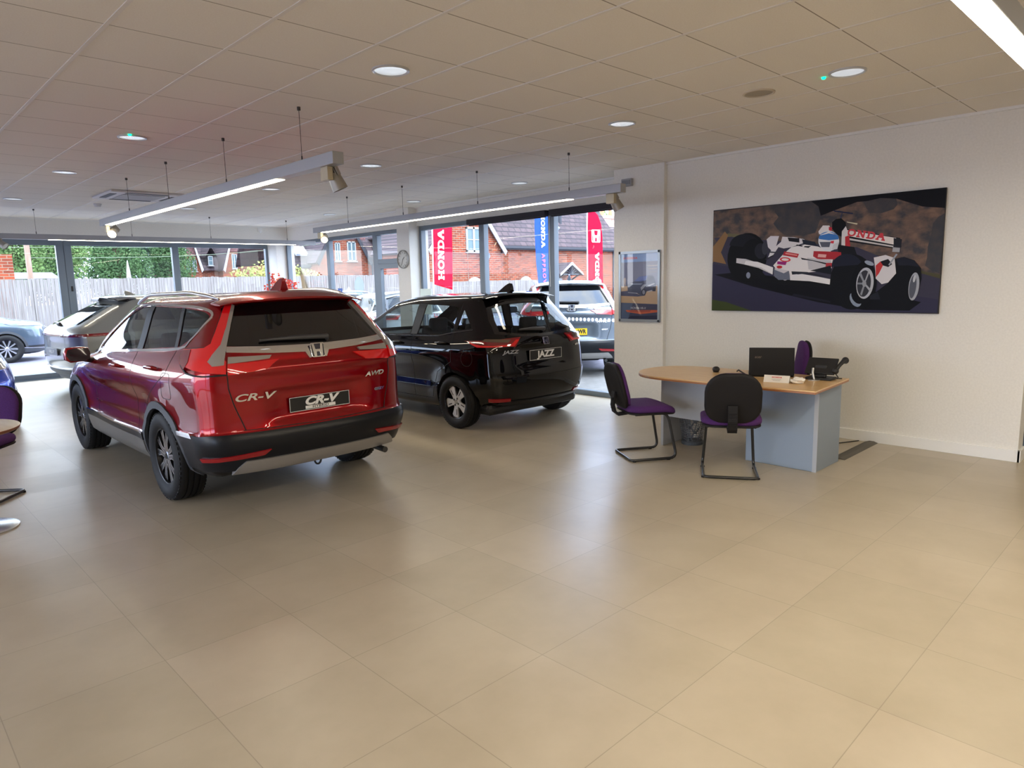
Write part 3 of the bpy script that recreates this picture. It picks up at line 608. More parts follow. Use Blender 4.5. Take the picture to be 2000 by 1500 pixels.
ls = [(pc('6d6f84'), q([(105, 150), (835, 150), (835, 1370), (105, 1370)])), (pc('7fa0cc'), q([(105, 150), (835, 150), (835, 300), (105, 310)])),
 (pc('c2a888'), q([(105, 750), (835, 740), (835, 1085), (105, 1060)])), (pc('4a5068'), q([(105, 1060), (500, 1075), (835, 1085), (835, 1370), (105, 1370)])), (pc('5a6a86'), q([(105, 1060), (350, 1070), (250, 1370), (105, 1370)])),
 (pc('2b2f48'), q([(300, 1310), (835, 1290), (835, 1370), (240, 1370)])), (pc('d06a4a'), q([(200, 1200), (835, 1190), (835, 1230), (500, 1270), (230, 1235)])), (pc('a8564a'), q([(260, 1205), (700, 1195), (690, 1225), (300, 1232)])),
 (pc('9b8f8c'), q([(640, 375), (835, 375), (835, 395), (640, 392)])), (pc('8d8180'), q([(650, 430), (835, 430), (835, 450), (650, 448)])), (pc('7f7678'), q([(650, 490), (835, 490), (835, 505), (650, 503)])),
 (pc('4d5068'), q([(105, 850), (250, 835), (450, 900), (600, 925), (450, 945), (105, 930)])),
 (pc('3e445a'), q([(240, 740), (280, 690), (390, 660), (470, 580), (640, 555), (740, 565), (790, 650), (800, 740), (790, 850), (740, 850), (700, 830), (620, 850), (590, 920), (540, 925), (440, 890), (245, 850)])),
 (pc('5566a0'), q([(380, 660), (470, 580), (640, 560), (600, 650), (480, 665)])), (pc('8b92a2'), q([(290, 700), (540, 705), (500, 725), (320, 722)])), (pc('20243a'), q([(640, 600), (700, 580), (740, 600), (740, 650), (650, 665)])),
 (pc('9aa0aa'), q([(500, 780), (560, 720), (610, 730), (560, 790), (520, 840)])), (pc('a8a9ae'), q([(640, 740), (760, 700), (770, 720), (660, 760)])), (pc('b9bcc2'), q([(640, 850), (720, 825), (730, 840), (650, 865)])),
 (pc('262a3c'), q([(560+45*math.cos(a*PI/8), 865+62*math.sin(a*PI/8)) for a in range(16)])), (pc('878c98'), q([(562+26*math.cos(a*PI/8), 865+42*math.sin(a*PI/8)) for a in range(16)])),
 (pc('262a3c'), q([(765+30*math.cos(a*PI/8), 800+50*math.sin(a*PI/8)) for a in range(16)])), (pc('c9cbd0'), q([(250, 865), (440, 880), (440, 890), (250, 872)])),
 (pc('b0a094'), q([(165, 600), (200, 590), (215, 640), (205, 690), (210, 740), (195, 740), (185, 700), (170, 745), (155, 745), (165, 690), (155, 640)]))]
sh = flat(po, 'print', PF, ls, .012, .0001)
g = MB(); x0, y0 = q([(215, 240)])[0]; slab(g, 'HONDA', PF @ T(x0, y0-.008, .0150), .026, .0003); hmark(g, PF @ T(x0-.028, y0+.006, .0150), .028, d=.0003); g.build('red_lettering', mat('ink_red', 'dd5548', .4), po)
text_mesh('HONDA HR-V', .036, PF @ T(*q([(455, 1160)])[0], .0150), mat('ink_white', 'd5d8e2', .4), 'title', po, .0003)
MB().prism([(.028, .028), (pw-.028, .028), (pw-.028, phh-.028), (.028, phh-.028)], PF @ T(0, 0, .018), .001).build('glazing', glass('poster_glaze', (.95, .95, .97), 1.35), po)
# flowers and plume beyond the red car
r = thing('flower_vase', 'red and orange blossom stems in a vase beyond the red car roof', 'flowers', (7.12, 14.62, 0))
MB().lathe([(0, .0), (.10, 0), (.14, .2), (.15, .5), (.10, .85), (.07, .98), (.08, 1.0), (.065, 1.0), (.06, .9)], n=24).build('vase', WHITEPL, r, smooth=60)
random.seed(7); tips = []; g = MB()
for k in range(16):
    a = random.uniform(0, 2*PI); e = (.42*math.cos(a)*random.uniform(.4, 1), .18*math.sin(a), random.uniform(1.62, 1.90)); tips.append(e)
    g.tube([(0, 0, .9), (e[0]*.35, e[1]*.35, 1.3), e], .003, 4)
g.build('stems', mat('stem_brown', '6b4a35', .8), r)
def petals(seed, n):
    random.seed(seed); g = MB()
    for k in range(n):
        e = random.choice(tips); c = Vector(e)*random.uniform(.86, 1.02)+Vector([random.gauss(0, .03) for _ in range(3)]); c.z = e[2]+random.uniform(-.16, .06)
        g.sph(c, (random.uniform(.012, .028), random.uniform(.012, .028), random.uniform(.008, .02)), 6, 4)
    return g
petals(1, 190).build('red_blossom', mat('petal_red', 'e2483c', .7), r, smooth=60); petals(2, 60).build('orange_blossom', mat('petal_orange', 'f08a5a', .7), r, smooth=60)
r = thing('dried_plume', 'beige dried pampas plume standing in a pot right of the red blossom', 'plant', (7.37, 14.0, 0))
MB().lathe([(0, 0), (.09, 0), (.11, .3), (.08, .9), (.09, 1.0), (.075, 1.0), (.07, .9)], n=20).build('pot', WHITEPL, r, smooth=60)
g = MB(); random.seed(3)
for k in range(900):
    t = random.random(); c = Vector((-.10+.14*(1-t), 0, 1.55+.42*t)); a = random.uniform(0, 2*PI); w = .075*math.sin(PI*min(1, t*.8+.15))+.01
    d_ = Vector((math.cos(a)*w, math.sin(a)*w, .05)); p = c; g.add([p, p+Vector((.008, .008, 0)), p+d_], [(0, 1, 2)])
g.tube([(.02, 0, .9), (0, 0, 1.35), (-.08, 0, 1.9)], [.006, .05, .035], 8)
g.build('plume', mat('plume_beige', 'b9a88e', .95), r, weld=False)
# ================================================================ CARS
def crom(p0, p1, p2, p3, t):
    return .5*((2*p1)+(p2-p0)*t+(2*p0-5*p1+4*p2-p3)*t*t+(3*p1-p0-3*p2+p3)*t**3)
def ringpts(L):
    zr, z1, z2, zf, yr, yf, wr, ws, wf, br, bf, rc, rf = L
    yB = yr+br+rc; yF = yf-bf-rf; P = [(0, yr, zr), (.5*wr, yr+.16*br, zr), (.86*wr, yr+.72*br, zr), (.985*wr, yr+br+.32*rc, zr), (wr+.35*(ws-wr), yB, .45*zr+.55*z1)]
    for s, k in ((.2, .8), (.4, 1), (.6, 1), (.8, .85)):
        w = wr+(ws-wr)*k if s < .5 else wf+(ws-wf)*k
        P.append((w, yB+(yF-yB)*s, z1+(z2-z1)*s))
    P += [(wf+.35*(ws-wf), yF, .5*z2+.5*zf), (.985*wf, yf-bf-.32*rf, zf), (.86*wf, yf-.72*bf, zf), (.5*wf, yf-.16*bf, zf), (0, yf, zf)]
    return [Vector(p) for p in P]
def skin(levels, nu=5, nv=4, dent=None):
    R_ = [ringpts(L) for L in levels]; n = len(R_[0])
    def at(row, i):
        if i < 0: v = row[-i].copy(); v.x = -v.x; return v
        if i >= n: v = row[2*(n-1)-i].copy(); v.x = -v.x; return v
        return row[i]
    fine = []
    for row in R_:
        o = []
        for i in range(n-1):
            for t in range(nu): o.append(crom(at(row, i-1), at(row, i), at(row, i+1), at(row, i+2), t/nu))
        o.append(row[-1].copy()); fine.append(o)
    rows = []; K = len(fine)
    for k in range(K-1):
        for t in range(nv):
            rows.append([crom(fine[max(k-1, 0)][i], fine[k][i], fine[k+1][i], fine[min(k+2, K-1)][i], t/nv) for i in range(len(fine[0]))])
    rows.append(fine[-1]); m = len(fine[0]); vs = []; full = []
    for r_ in rows:
        for v in r_:
            if v.x < 0: v.x = 0
        full.append([Vector((-v.x, v.y, v.z)) for v in r_]+[Vector(v) for v in r_[m-2:0:-1]])
    W = len(full[0]); bm = bmesh.new(); G = [[bm.verts.new(dent(v) if dent else v) for v in r_] for r_ in full]
    for a in range(len(G)-1):
        for k in range(W):
            try: bm.faces.new((G[a][k], G[a][(k+1) % W], G[a+1][(k+1) % W], G[a+1][k]))
            except ValueError: pass
    # underside: connect left and right columns
    b = G[0]
    for k in range(m-1):
        q = [b[k], b[k+1], b[(W-k-1) % W], b[(W-k) % W]]
        q2 = []
        for v in q:
            if v not in q2: q2.append(v)
        if len(q2) > 2:
            try: f = bm.faces.new(q2[::-1]); f.material_index = 1
            except ValueError: pass
    bmesh.ops.remove_doubles(bm, verts=bm.verts, dist=2e-4)
    bmesh.ops.dissolve_degenerate(bm, dist=1e-4, edges=bm.edges)
    bmesh.ops.recalc_face_normals(bm, faces=bm.faces)
    return bm
def boolean(me, cutter):
    a = bpy.data.objects.new('tmp_a', me); b = bpy.data.objects.new('tmp_b', cutter); C.objects.link(a); C.objects.link(b)
    md = a.modifiers.new('b', 'BOOLEAN'); md.operation = 'DIFFERENCE'; md.object = b; md.solver = 'EXACT'
    dg = bpy.context.evaluated_depsgraph_get(); dg.update()
    r = bpy.data.meshes.new_from_object(a.evaluated_get(dg)); bpy.data.objects.remove(a); bpy.data.objects.remove(b); return r
def cutmesh(mb, idx, slots):
    me = bpy.data.meshes.new('cut'); me.from_pydata(mb.v, [], mb.f)
    for m in slots: me.materials.append(m)
    bm = bmesh.new(); bm.from_mesh(me); bmesh.ops.remove_doubles(bm, verts=bm.verts, dist=1e-5); bmesh.ops.recalc_face_normals(bm, faces=bm.faces)
    for f in bm.faces: f.material_index = idx
    bm.to_mesh(me); bm.free(); return me
SIDE = lambda s: (lambda a, b: (Vector((s*3, a, b)), Vector((-s, 0, 0))))
REAR = lambda a, b: (Vector((a, -4, b)), Vector((0, 1, 0)))
FRONT = lambda a, b: (Vector((a, 8, b)), Vector((0, -1, 0)))
TOP = lambda a, b: (Vector((a, b, 4)), Vector((0, 0, -1)))
def RAD(px, py, s=0):   # rays from a pivot, parameter a = bearing in degrees from straight back (-y), towards +x
    def f(a, b):
        d = Vector((math.sin(math.radians(a)), -math.cos(math.radians(a)), 0)); return (Vector((px, py, b))+d*4, -d)
    return f
class Car:
    def __init__(s, root, levels, paint, dent=None, nu=5, nv=4):
        s.root = root; s.bm = skin(levels, nu, nv, dent); s.bvh = BVHTree.FromBMesh(s.bm); s.paint = paint
    def hit(s, ray, a, b):
        o, d = ray(a, b); h = s.bvh.ray_cast(o, d, 9)
        return (h[0], h[1]) if h[0] is not None else (None, None)
    def decal(s, name, m, poly, ray, h=.003, step=.04, parent=None, base=-.012, nstep=None, mi=0, smooth=35, sa=None):
        bm = bmesh.new(); vs = [bm.verts.new((x, y, 0)) for x, y in poly]; tri = tessellate_polygon([[Vector((x, y, 0)) for x, y in poly]])
        for t in tri:
            try: bm.faces.new([vs[k] for k in t])
            except ValueError: pass
        bmesh.ops.dissolve_limit(bm, angle_limit=.01, verts=bm.verts, edges=bm.edges)
        for ax in (0, 1):
            lo = min(p[ax] for p in poly); hi = max(p[ax] for p in poly); st = step if (ax or not sa) else sa; n = int((hi-lo)/st)+1
            for k in range(1, n):
                co = [0, 0, 0]; co[ax] = lo+(hi-lo)*k/n; no = [0, 0, 0]; no[ax] = 1
                bmesh.ops.bisect_plane(bm, geom=bm.verts[:]+bm.edges[:]+bm.faces[:], plane_co=co, plane_no=no, dist=1e-5)
        bmesh.ops.triangulate(bm, faces=[f for f in bm.faces if len(f.verts) > 4])
        bad = []; info = {}
        for v in bm.verts:
            p, nn = s.hit(ray, v.co.x, v.co.y)
            if p is None: bad.append(v)
            else: info[v] = (p, nn)
        if bad: bmesh.ops.delete(bm, geom=bad, context='VERTS')
        if not bm.faces: bm.free(); return None
        # outward direction consistent
        g = MB(); idx = {}; top = []
        for v in bm.verts: idx[v] = len(top); p, nn = info[v]; top.append(p+nn*h)
        bot = [info[v][0]+info[v][1]*base for v in bm.verts]; N = len(top)
        fs = []
        for f in bm.faces:
            ids = [idx[v] for v in f.verts]; a, b_, c = [top[i] for i in ids[:3]]; nn = info[f.verts[0]][1]
            if (b_-a).cross(c-a).dot(nn) < 0: ids = ids[::-1]
            fs.append(tuple(ids))
        cnt = {}
        for f in fs:
            for i in range(len(f)): e = (f[i], f[(i+1) % len(f)]); cnt[e] = 1
        sk = [(b_, a, a+N, b_+N) for (a, b_) in cnt if (b_, a) not in cnt]
        bm.free()
        me = bpy.data.meshes.new(name); me.from_pydata([tuple(v) for v in top+bot], [], fs+sk); me.materials.append(m)
        return link(name, me, parent or s.root, smooth)
    def strip(s, name, m, line, ray, w=.02, h=.004, closed=False, parent=None, step=.03):
        """ribbon of width w following a polyline on the surface"""
        P = []
        L = line+[line[0]] if closed else line
        for i in range(len(L)-1):
            a, b = Vector(L[i]), Vector(L[i+1]); n = max(1, int((b-a).length/step))
            for k in range(n): P.append(a.lerp(b, k/n))
        if not closed: P.append(Vector(L[-1]))
        pts = []
        for p in P:
            q, nn = s.hit(ray, p.x, p.y)
            if q is not None: pts.append((q, nn))
        N = len(pts)
        if N < 3: return None
        vs = []; fs = []
        for i in range(N):
            a = pts[(i+1) % N if closed else min(i+1, N-1)][0]; b = pts[i-1 if closed else max(i-1, 0)][0]; t = (a-b).normalized(); q, nn = pts[i]; sd = t.cross(nn).normalized()*w/2
            vs += [q-sd-nn*.004, q-sd*.9+nn*h, q+sd*.9+nn*h, q+sd-nn*.004]
        for i in range(N if closed else N-1):
            j = (i+1) % N
            for k in range(3): fs.append((i*4+k, i*4+k+1, j*4+k+1, j*4+k))
        me = bpy.data.meshes.new(name); me.from_pydata([tuple(v) for v in vs], [], fs); me.materials.append(m)
        bm = bmesh.new(); bm.from_mesh(me); bmesh.ops.recalc_face_normals(bm, faces=bm.faces); bm.to_mesh(me); bm.free()
        return link(name, me, parent or s.root, 50)
    def pt(s, ray, a, b, h=0):
        p, n = s.hit(ray, a, b); return p+n*h, n
    def finish(s, wins, arches, rearwin=None, frontwin=None, name='body', low=0):
        me = bpy.data.meshes.new(name); s.bm.to_mesh(me)
        liner = BLACKPL
        for f in me.polygons:
            if f.center.z < low: f.material_index = 1
        me.materials.append(s.paint); me.materials.append(liner); me.materials.append(liner); sl = [s.paint, liner, liner]
        for (y, z, r, xi) in arches:
            for sd in (-1, 1):
                g = MB(); a, b = sorted((sd*xi, sd*1.3)); g.prism([(y+r*math.cos(k*PI/24), z+r*math.sin(k*PI/24)) for k in range(48)], Matrix(((0, 0, 1, a), (1, 0, 0, 0), (0, 1, 0, 0), (0, 0, 0, 1))), b-a)
                me = boolean(me, cutmesh(g, 1, sl))
        for w in wins:
            g = MB(); g.prism(w, Matrix(((0, 0, 1, -1.4), (1, 0, 0, 0), (0, 1, 0, 0), (0, 0, 0, 1))), 2.8); me = boolean(me, cutmesh(g, 2, sl))
        for w, y0, y1 in ((rearwin, -2, .35), (frontwin, 1.2, 4)):
            if w: g = MB(); g.prism(w, Matrix(((1, 0, 0, 0), (0, 0, 1, y0), (0, 1, 0, 0), (0, 0, 0, 1))), y1-y0); me = boolean(me, cutmesh(g, 2, sl))
        bm = bmesh.new(); bm.from_mesh(me); bmesh.ops.delete(bm, geom=[f for f in bm.faces if f.material_index == 2], context='FACES'); bm.to_mesh(me); bm.free()
        me.name = name; s.bm.free(); s.body = link(name, me, s.root, 38); return s.body
def wheel(root, x, y, rad, w, rimr, style, sd):
    """sd -1 left, +1 right; axle along x"""
    r = rad; M = T(x, y, r) @ Matrix(((0, 0, sd, 0), (1, 0, 0, 0), (0, 1, 0, 0), (0, 0, 0, 1)))
    h = w/2; g = MB()
    prof = [(rimr-.005, -h+.02), (rimr+.02, -h+.004), (r*.5+rimr*.5, -h-.004), (r-.03, -h+.006), (r-.008, -h+.022), (r, -h+.045)]
    gr = [-.5, 0, .5]
    for q_ in gr: c = q_*(h-.045)*1.2; prof += [(r, c-.007), (r-.009, c-.004), (r-.009, c+.004), (r, c+.007)]
    prof += [(r, h-.045), (r-.008, h-.022), (r-.03, h-.006), (r*.5+rimr*.5, h+.004), (rimr+.02, h-.004), (rimr-.005, h-.02)]
    g.lathe(prof, M, 48)
    for k in range(56):  # shoulder tread blocks
        a = 2*PI*k/56
        for q_ in (-1, 1): g.obox(M @ R(a, 'Z') @ T(r-.0135, 0, q_*(h-.026)), .011, .022, .026)
    ty = g.build('tyre', RUBBER, root, smooth=40)
    dark = mat('rim_dark', (.018, .018, .02), .25, .6); sil = mat('rim_silver', (.62, .62, .63), .2, .9)
    g = MB(); g.lathe([(rimr, h-.018), (rimr-.012, h-.022), (rimr-.018, h-.04), (rimr-.03, -h+.03), (rimr-.005, -h+.02)], M, 40)
    g.lathe([(rimr-.028, h-.10), (0, h-.11)], M, 32)
    g.build('rim', dark if style != 'jazz' else mat('rim_dark'), root, smooth=40)
    g = MB(); z0 = h-.045
    if style == 'crv':
        for k in range(5):
            A = R(2*PI*k/5+.3, 'Z')
            for e in (-1, 1):
                P = [(.03, e*.005), (.12, e*.012), (rimr-.02, e*.038), (rimr-.012, e*.075), (rimr-.035, e*.085), (.11, e*.040), (.045, e*.034)]
                g.cur = 0; g.prism(P, M @ A @ T(0, 0, z0-.012), .02)
                g.cur = 1
                edge = [P[0], P[1], P[2], P[3], P[4], P[5], P[6]]
                for i in range(6):
                    a, b = Vector(edge[i]), Vector(edge[i+1]); d = (b-a); n_ = Vector((-d.y, d.x)).normalized()*.0055
                    g.prism([tuple(a-n_), tuple(b-n_), tuple(b+n_), tuple(a+n_)], M @ A @ T(0, 0, z0+.006), .004)
        g.cur = 0; g.lathe([(0, z0+.012), (.03, z0+.012), (.052, z0+.004), (.06, z0-.02)], M, 24)
        o = g.build('spokes', [mat('spoke_silverdark', (.30, .31, .34), .2, .9), sil], root, bevel=0)
    elif style == 'jazz':
        for k in range(5):
            A = R(2*PI*k/5-PI/2+.12, 'Z')
            P = [(.045, -.032), (.10, -.035), (rimr-.018, -.052), (rimr-.010, -.02), (rimr-.014, .03), (rimr-.04, .055), (.09, .035), (.045, .03)]
            g.cur = 0; g.prism(P, M @ A @ T(0, 0, z0-.01), .016)
            g.cur = 1; g.prism([(.085, -.018), (rimr-.05, -.026), (rimr-.045, -.014), (.085, -.006)], M @ A @ T(0, 0, z0+.0055), .0015)
        g.cur = 0; g.lathe([(0, z0+.008), (.062, z0+.007), (.068, z0-.01)], M, 24)
        for k in range(4):
            a = k*PI/2+.5; g.cur = 1; g.lathe([(.013, z0+.0075), (.013, z0+.009), (0, z0+.009)], M @ T(.042*math.cos(a), .042*math.sin(a), 0), 12)
        o = g.build('spokes', [mat('cover_silver', (.68, .67, .67), .35, .5), BLACKPL], root)
    else:
        for k in range(10):
            A = R(2*PI*k/10, 'Z'); g.prism([(.03, -.012), (rimr-.015, -.018 if k % 2 else -.03), (rimr-.015, .018 if k % 2 else .01), (.03, .012)], M @ A @ T(0, 0, z0-.012), .02)
        g.lathe([(0, z0+.012), (.03, z0+.012), (.052, z0+.004), (.06, z0-.02)], M, 24)
        o = g.build('spokes', sil, root, bevel=0)
    g = MB(); g.lathe([(0, z0+.016), (.022, z0+.016), (.026, z0+.008)], M, 16); g.build('hub_cap', dark if style == 'crv' else sil, root)
def mirror_body(root, x, y, z, paint, sd):
    g = MB(); pts = [(-.5, 0), (-.42, .42), (-.1, .5), (.4, .48), (.5, .2), (.48, -.3), (.3, -.5), (-.35, -.45)]
    vs = []; sc = [(.06, .55), (.02, .9), (-.03, 1.0), (-.07, .92), (-.075, .86)]
    n = len(pts)
    for dy, s_ in sc[::-1]:
        for a, b in pts: vs.append((x+sd*.11+a*.235*s_*-sd*-1, y+dy+.0, z+.075+b*.155*s_))
    fs = [(i*n+k, i*n+(k+1) % n, (i+1)*n+(k+1) % n, (i+1)*n+k) for i in range(len(sc)-1) for k in range(n)]+[tuple(range(n))[::-1], tuple((len(sc)-1)*n+k for k in range(n))]
    g.add(vs, fs); sh = g.build('mirror_housing', paint, root, smooth=50, bevel=.01)
    g = MB(); vs = [(x+sd*.11+a*.205, y-.078, z+.075+b*.13) for a, b in pts]; g.add(vs+[(a, b+.01, c) for a, b, c in vs], [tuple(range(n)), tuple(range(n, 2*n))[::-1]]+[(k, (k+1) % n, n+(k+1) % n, n+k) for k in range(n)])
    g.build('mirror_glass', mat('mirror_glass', (.03, .03, .035), .04, .2, 1), sh)
    MB().tube([(x-sd*.09, y+.02, z-.01), (x+sd*.06, y, z+.03)], .03, 8).build('mirror_arm', BLACKPL, sh, smooth=50)
def fin(root, y, z, s, m, ky=1):
    """shark fin antenna, tall at the back"""
    P = [(-.075*s, 0), (.11*s, 0), (.085*s, .012*s), (.05*s, .032*s), (.01*s, .054*s), (-.03*s, .069*s), (-.058*s, .074*s), (-.078*s, .068*s), (-.082*s, .045*s)]
    vs = []; n = len(P)
    for w, k in ((-.026, 1), (-.012, 1), (.012, 1), (.026, 1)):
        for a, b in P:
            ww = w*s*(1-.78*b/(.075*s)); vs.append((ww, y+a*ky, z+b))
    fs = [(i*n+k, i*n+(k+1) % n, (i+1)*n+(k+1) % n, (i+1)*n+k) for i in range(3) for k in range(n)]+[tuple(range(n))[::-1], tuple(3*n+k for k in range(n))]
    MB().add(vs, fs).build('antenna_fin', m, root, smooth=50, bevel=.004)
def wiper(car, x0, x1, z0, z1, ray):
    a, n = car.pt(ray, x0, z0, .03); b, _ = car.pt(ray, x1, z1, .025); c, _ = car.pt(ray, x0, z0, .0)
    o = MB().tube([c, a, a.lerp(b, .5)+Vector((0, -.008, .005)), b], [.024, .022, .018, .008], 8).build('rear_wiper', mat('wiper_grey', (.06, .06, .065), .35), car.root, smooth=50)
def seats(root, rows, zt, w=.30, beige=False):
    m = mat('car_seat', (.02, .02, .022), .8)
    for y, xs in rows:
        for x in xs:
            g = MB(); g.obox(T(x, y, .78) @ R(math.radians(12), 'X'), w*1.35, .12, .62); o = g.build('seat_back', m, root, bevel=.04, bseg=3)
            g = MB(); g.obox(T(x, y-.09, zt) @ R(math.radians(8), 'X'), w*.85, .09, .19); g.build('headrest', m, o, bevel=.035, bseg=3)
def cabin(root, w, y0, y1, zb, zt):
    m = mat('cabin_dark', (.012, .012, .013), .8)
    MB().box(-w, w, y0, y1, zb, zt).build('cabin_floor', m, root, bevel=.03)
    g = MB().box(-w, w, y1-.42, y1+.25, zt-.05, zt+.12); d_ = g.build('dashboard', m, root, bevel=.05)
    MB().tube([(.36+.18*math.cos(a*PI/12), y1-.52+.05*math.sin(a*PI/12), zt+.10+.17*math.sin(a*PI/12)) for a in range(24)], .014, 8, closed=True).build('steering_wheel', m, root, smooth=60)
def plate(root, o, w, h, m, edge, text, size, tm, shear=0, up=(0, 0, 1), right=(1, 0, 0), text2=None, ox=0, xs=1.0):
    F_ = FACE(o, right, up); g = MB(); g.prism(rrect(-w/2, w/2, -h/2, h/2, .006), F_, .008); pl = g.build('number_plate', m, root)
    if edge:
        g = MB(); e = .0035
        for a in ((-w/2, w/2, -h/2, -h/2+e), (-w/2, w/2, h/2-e, h/2), (-w/2, -w/2+e, -h/2, h/2), (w/2-e, w/2, -h/2, h/2)): g.prism([(a[0], a[2]), (a[1], a[2]), (a[1], a[3]), (a[0], a[3])], F_ @ T(0, 0, .008), .0008)
        g.build('plate_border', tm, pl)
    text_mesh(text, size, F_ @ T(ox, .012 if text2 else 0, .009), tm, 'plate_lettering', pl, .0006, shear, .004, xs)
    if text2:
        g = MB(); g.prism([(-.13, -.047), (.13, -.047), (.13, -.022), (-.13, -.022)], F_ @ T(0, 0, .0085), .0006); g.build('white_bar', tm, pl)
        text_mesh(text2, .028, F_ @ T(0, -.0345, .0095), BLACKPL, 'small_lettering', pl, .0003, 0, .0005, 1.35, spacing=1.1)
def emblem(root, p, n, s):
    up = Vector((0, 0, 1)); r = up.cross(n).normalized(); F_ = FACE(p, r, up-n*up.dot(n)); 
    g = MB(); g.prism([(x*.93*s, y*.93*s) for x, y in [(-.40, -.44), (.40, -.44), (.47, -.38), (.50, .38), (.43, .46), (-.43, .46), (-.50, .38), (-.47, -.38)]], F_ @ T(0, 0, -.006), .010)
    b = g.build('emblem_base', mat('emblem_dark', (.03, .03, .06), .1, .3, 1), root)
    g = MB(); hmark(g, F_ @ T(0, 0, .004), s, d=.005); g.build('emblem', CHROME, root, bevel=.0012)
def badge(car, txt, a, z, ray, size, m=CHROME, shear=.25, xs=1.2):
    p, n = car.pt(ray, a, z, .002); up = Vector((0, 0, 1)); r = up.cross(n).normalized()
    return text_mesh(txt, size, FACE(p, r, up-n*up.dot(n)) @ T(0, 0, .002), m, 'badge', car.root, .003, shear, .0016, xs)
def mirx(P): return [(-x, z) for x, z in P][::-1]

# ---- large SUV -------------------------------------------------------------
SUVL = [(.335, .25, .24, .20, -.88, 3.38, .70, .80, .72, .06, .15, .15, .2),
 (.365, .31, .28, .24, -.94, 3.46, .79, .855, .78, .10, .2, .18, .25),
 (.46, .42, .38, .36, -.98, 3.52, .835, .885, .83, .12, .25, .18, .3),
 (.55, .54, .53, .50, -1.02, 3.56, .86, .905, .85, .14, .25, .18, .3),
 (.62, .62, .62, .60, -1.015, 3.56, .868, .913, .86, .14, .25, .18, .3),
 (.655, .66, .67, .66, -.985, 3.55, .862, .915, .86, .14, .25, .18, .3),
 (.76, .76, .77, .74, -.97, 3.53, .858, .912, .86, .13, .25, .18, .3),
 (.91, .89, .88, .82, -.965, 3.49, .862, .925, .85, .125, .28, .19, .35),
 (1.01, .99, .96, .90, -.96, 3.42, .866, .932, .84, .125, .3, .2, .4),
 (1.10, 1.06, 1.03, .97, -.96, 3.30, .856, .915, .82, .125, .3, .2, .5),
 (1.17, 1.13, 1.08, 1.03, -.95, 3.05, .828, .885, .79, .12, .3, .22, .5),
 (1.225, 1.185, 1.11, 1.07, -.93, 2.78, .795, .858, .76, .12, .3, .24, .35),
 (1.27, 1.22, 1.14, 1.10, -.90, 2.62, .77, .84, .73, .12, .25, .24, .2),
 (1.37, 1.32, 1.26, 1.24, -.83, 2.34, .72, .785, .67, .12, .15, .22, .12),
 (1.47, 1.45, 1.41, 1.42, -.755, 2.0, .668, .72, .60, .11, .12, .2, .12),
 (1.56, 1.555, 1.53, 1.55, -.69, 1.70, .62, .665, .55, .11, .1, .18, .12),
 (1.605, 1.61, 1.59, 1.585, -.66, 1.58, .575, .60, .50, .10, .1, .17, .12),
 (1.63, 1.645, 1.63, 1.612, -.64, 1.48, .48, .49, .42, .08, .1, .12, .1),
 (1.645, 1.665, 1.65, 1.625, -.62, 1.42, .26, .27, .25, .04, .04, .08, .06),
 (1.65, 1.672, 1.655, 1.63, -.61, 1.40, 0, 0, 0, 0, 0, .05, .05)]
def sst(e0, e1, x):
    t = max(0, min(1, (x-e0)/(e1-e0))); return t*t*(3-2*t)
def suvdent(v):
    v = Vector(v)
    if v.y < -.6:
        w = .50-.10*(1-sst(.70, 1.0, v.z))*1; k = (1-sst(.30, .48, abs(v.x)))*sst(.66, .72, v.z)*(1-sst(.90, .96, v.z)); v.y += .035*k
        v.y -= .018*sst(1.04, 1.08, v.z)*(1-sst(1.10, 1.16, v.z))*(1-sst(.5, .8, abs(v.x)))
    if abs(v.x) > .7 and -.3 < v.y < 3.3:   # door scallop and shoulder crease
        k = sst(-.1, .5, v.y)*(1-sst(2.0, 2.9, v.y)); s_ = 1 if v.x > 0 else -1
        v.x -= s_*.022*k*sst(.50, .62, v.z)*(1-sst(.78, .92, v.z))
        for yc in (0, 2.66):
            d_ = math.hypot(v.y-yc, v.z-.36); v.x += s_*.018*(1-sst(.42, .62, d_))*(1 if v.z > .3 else 0)
    return v
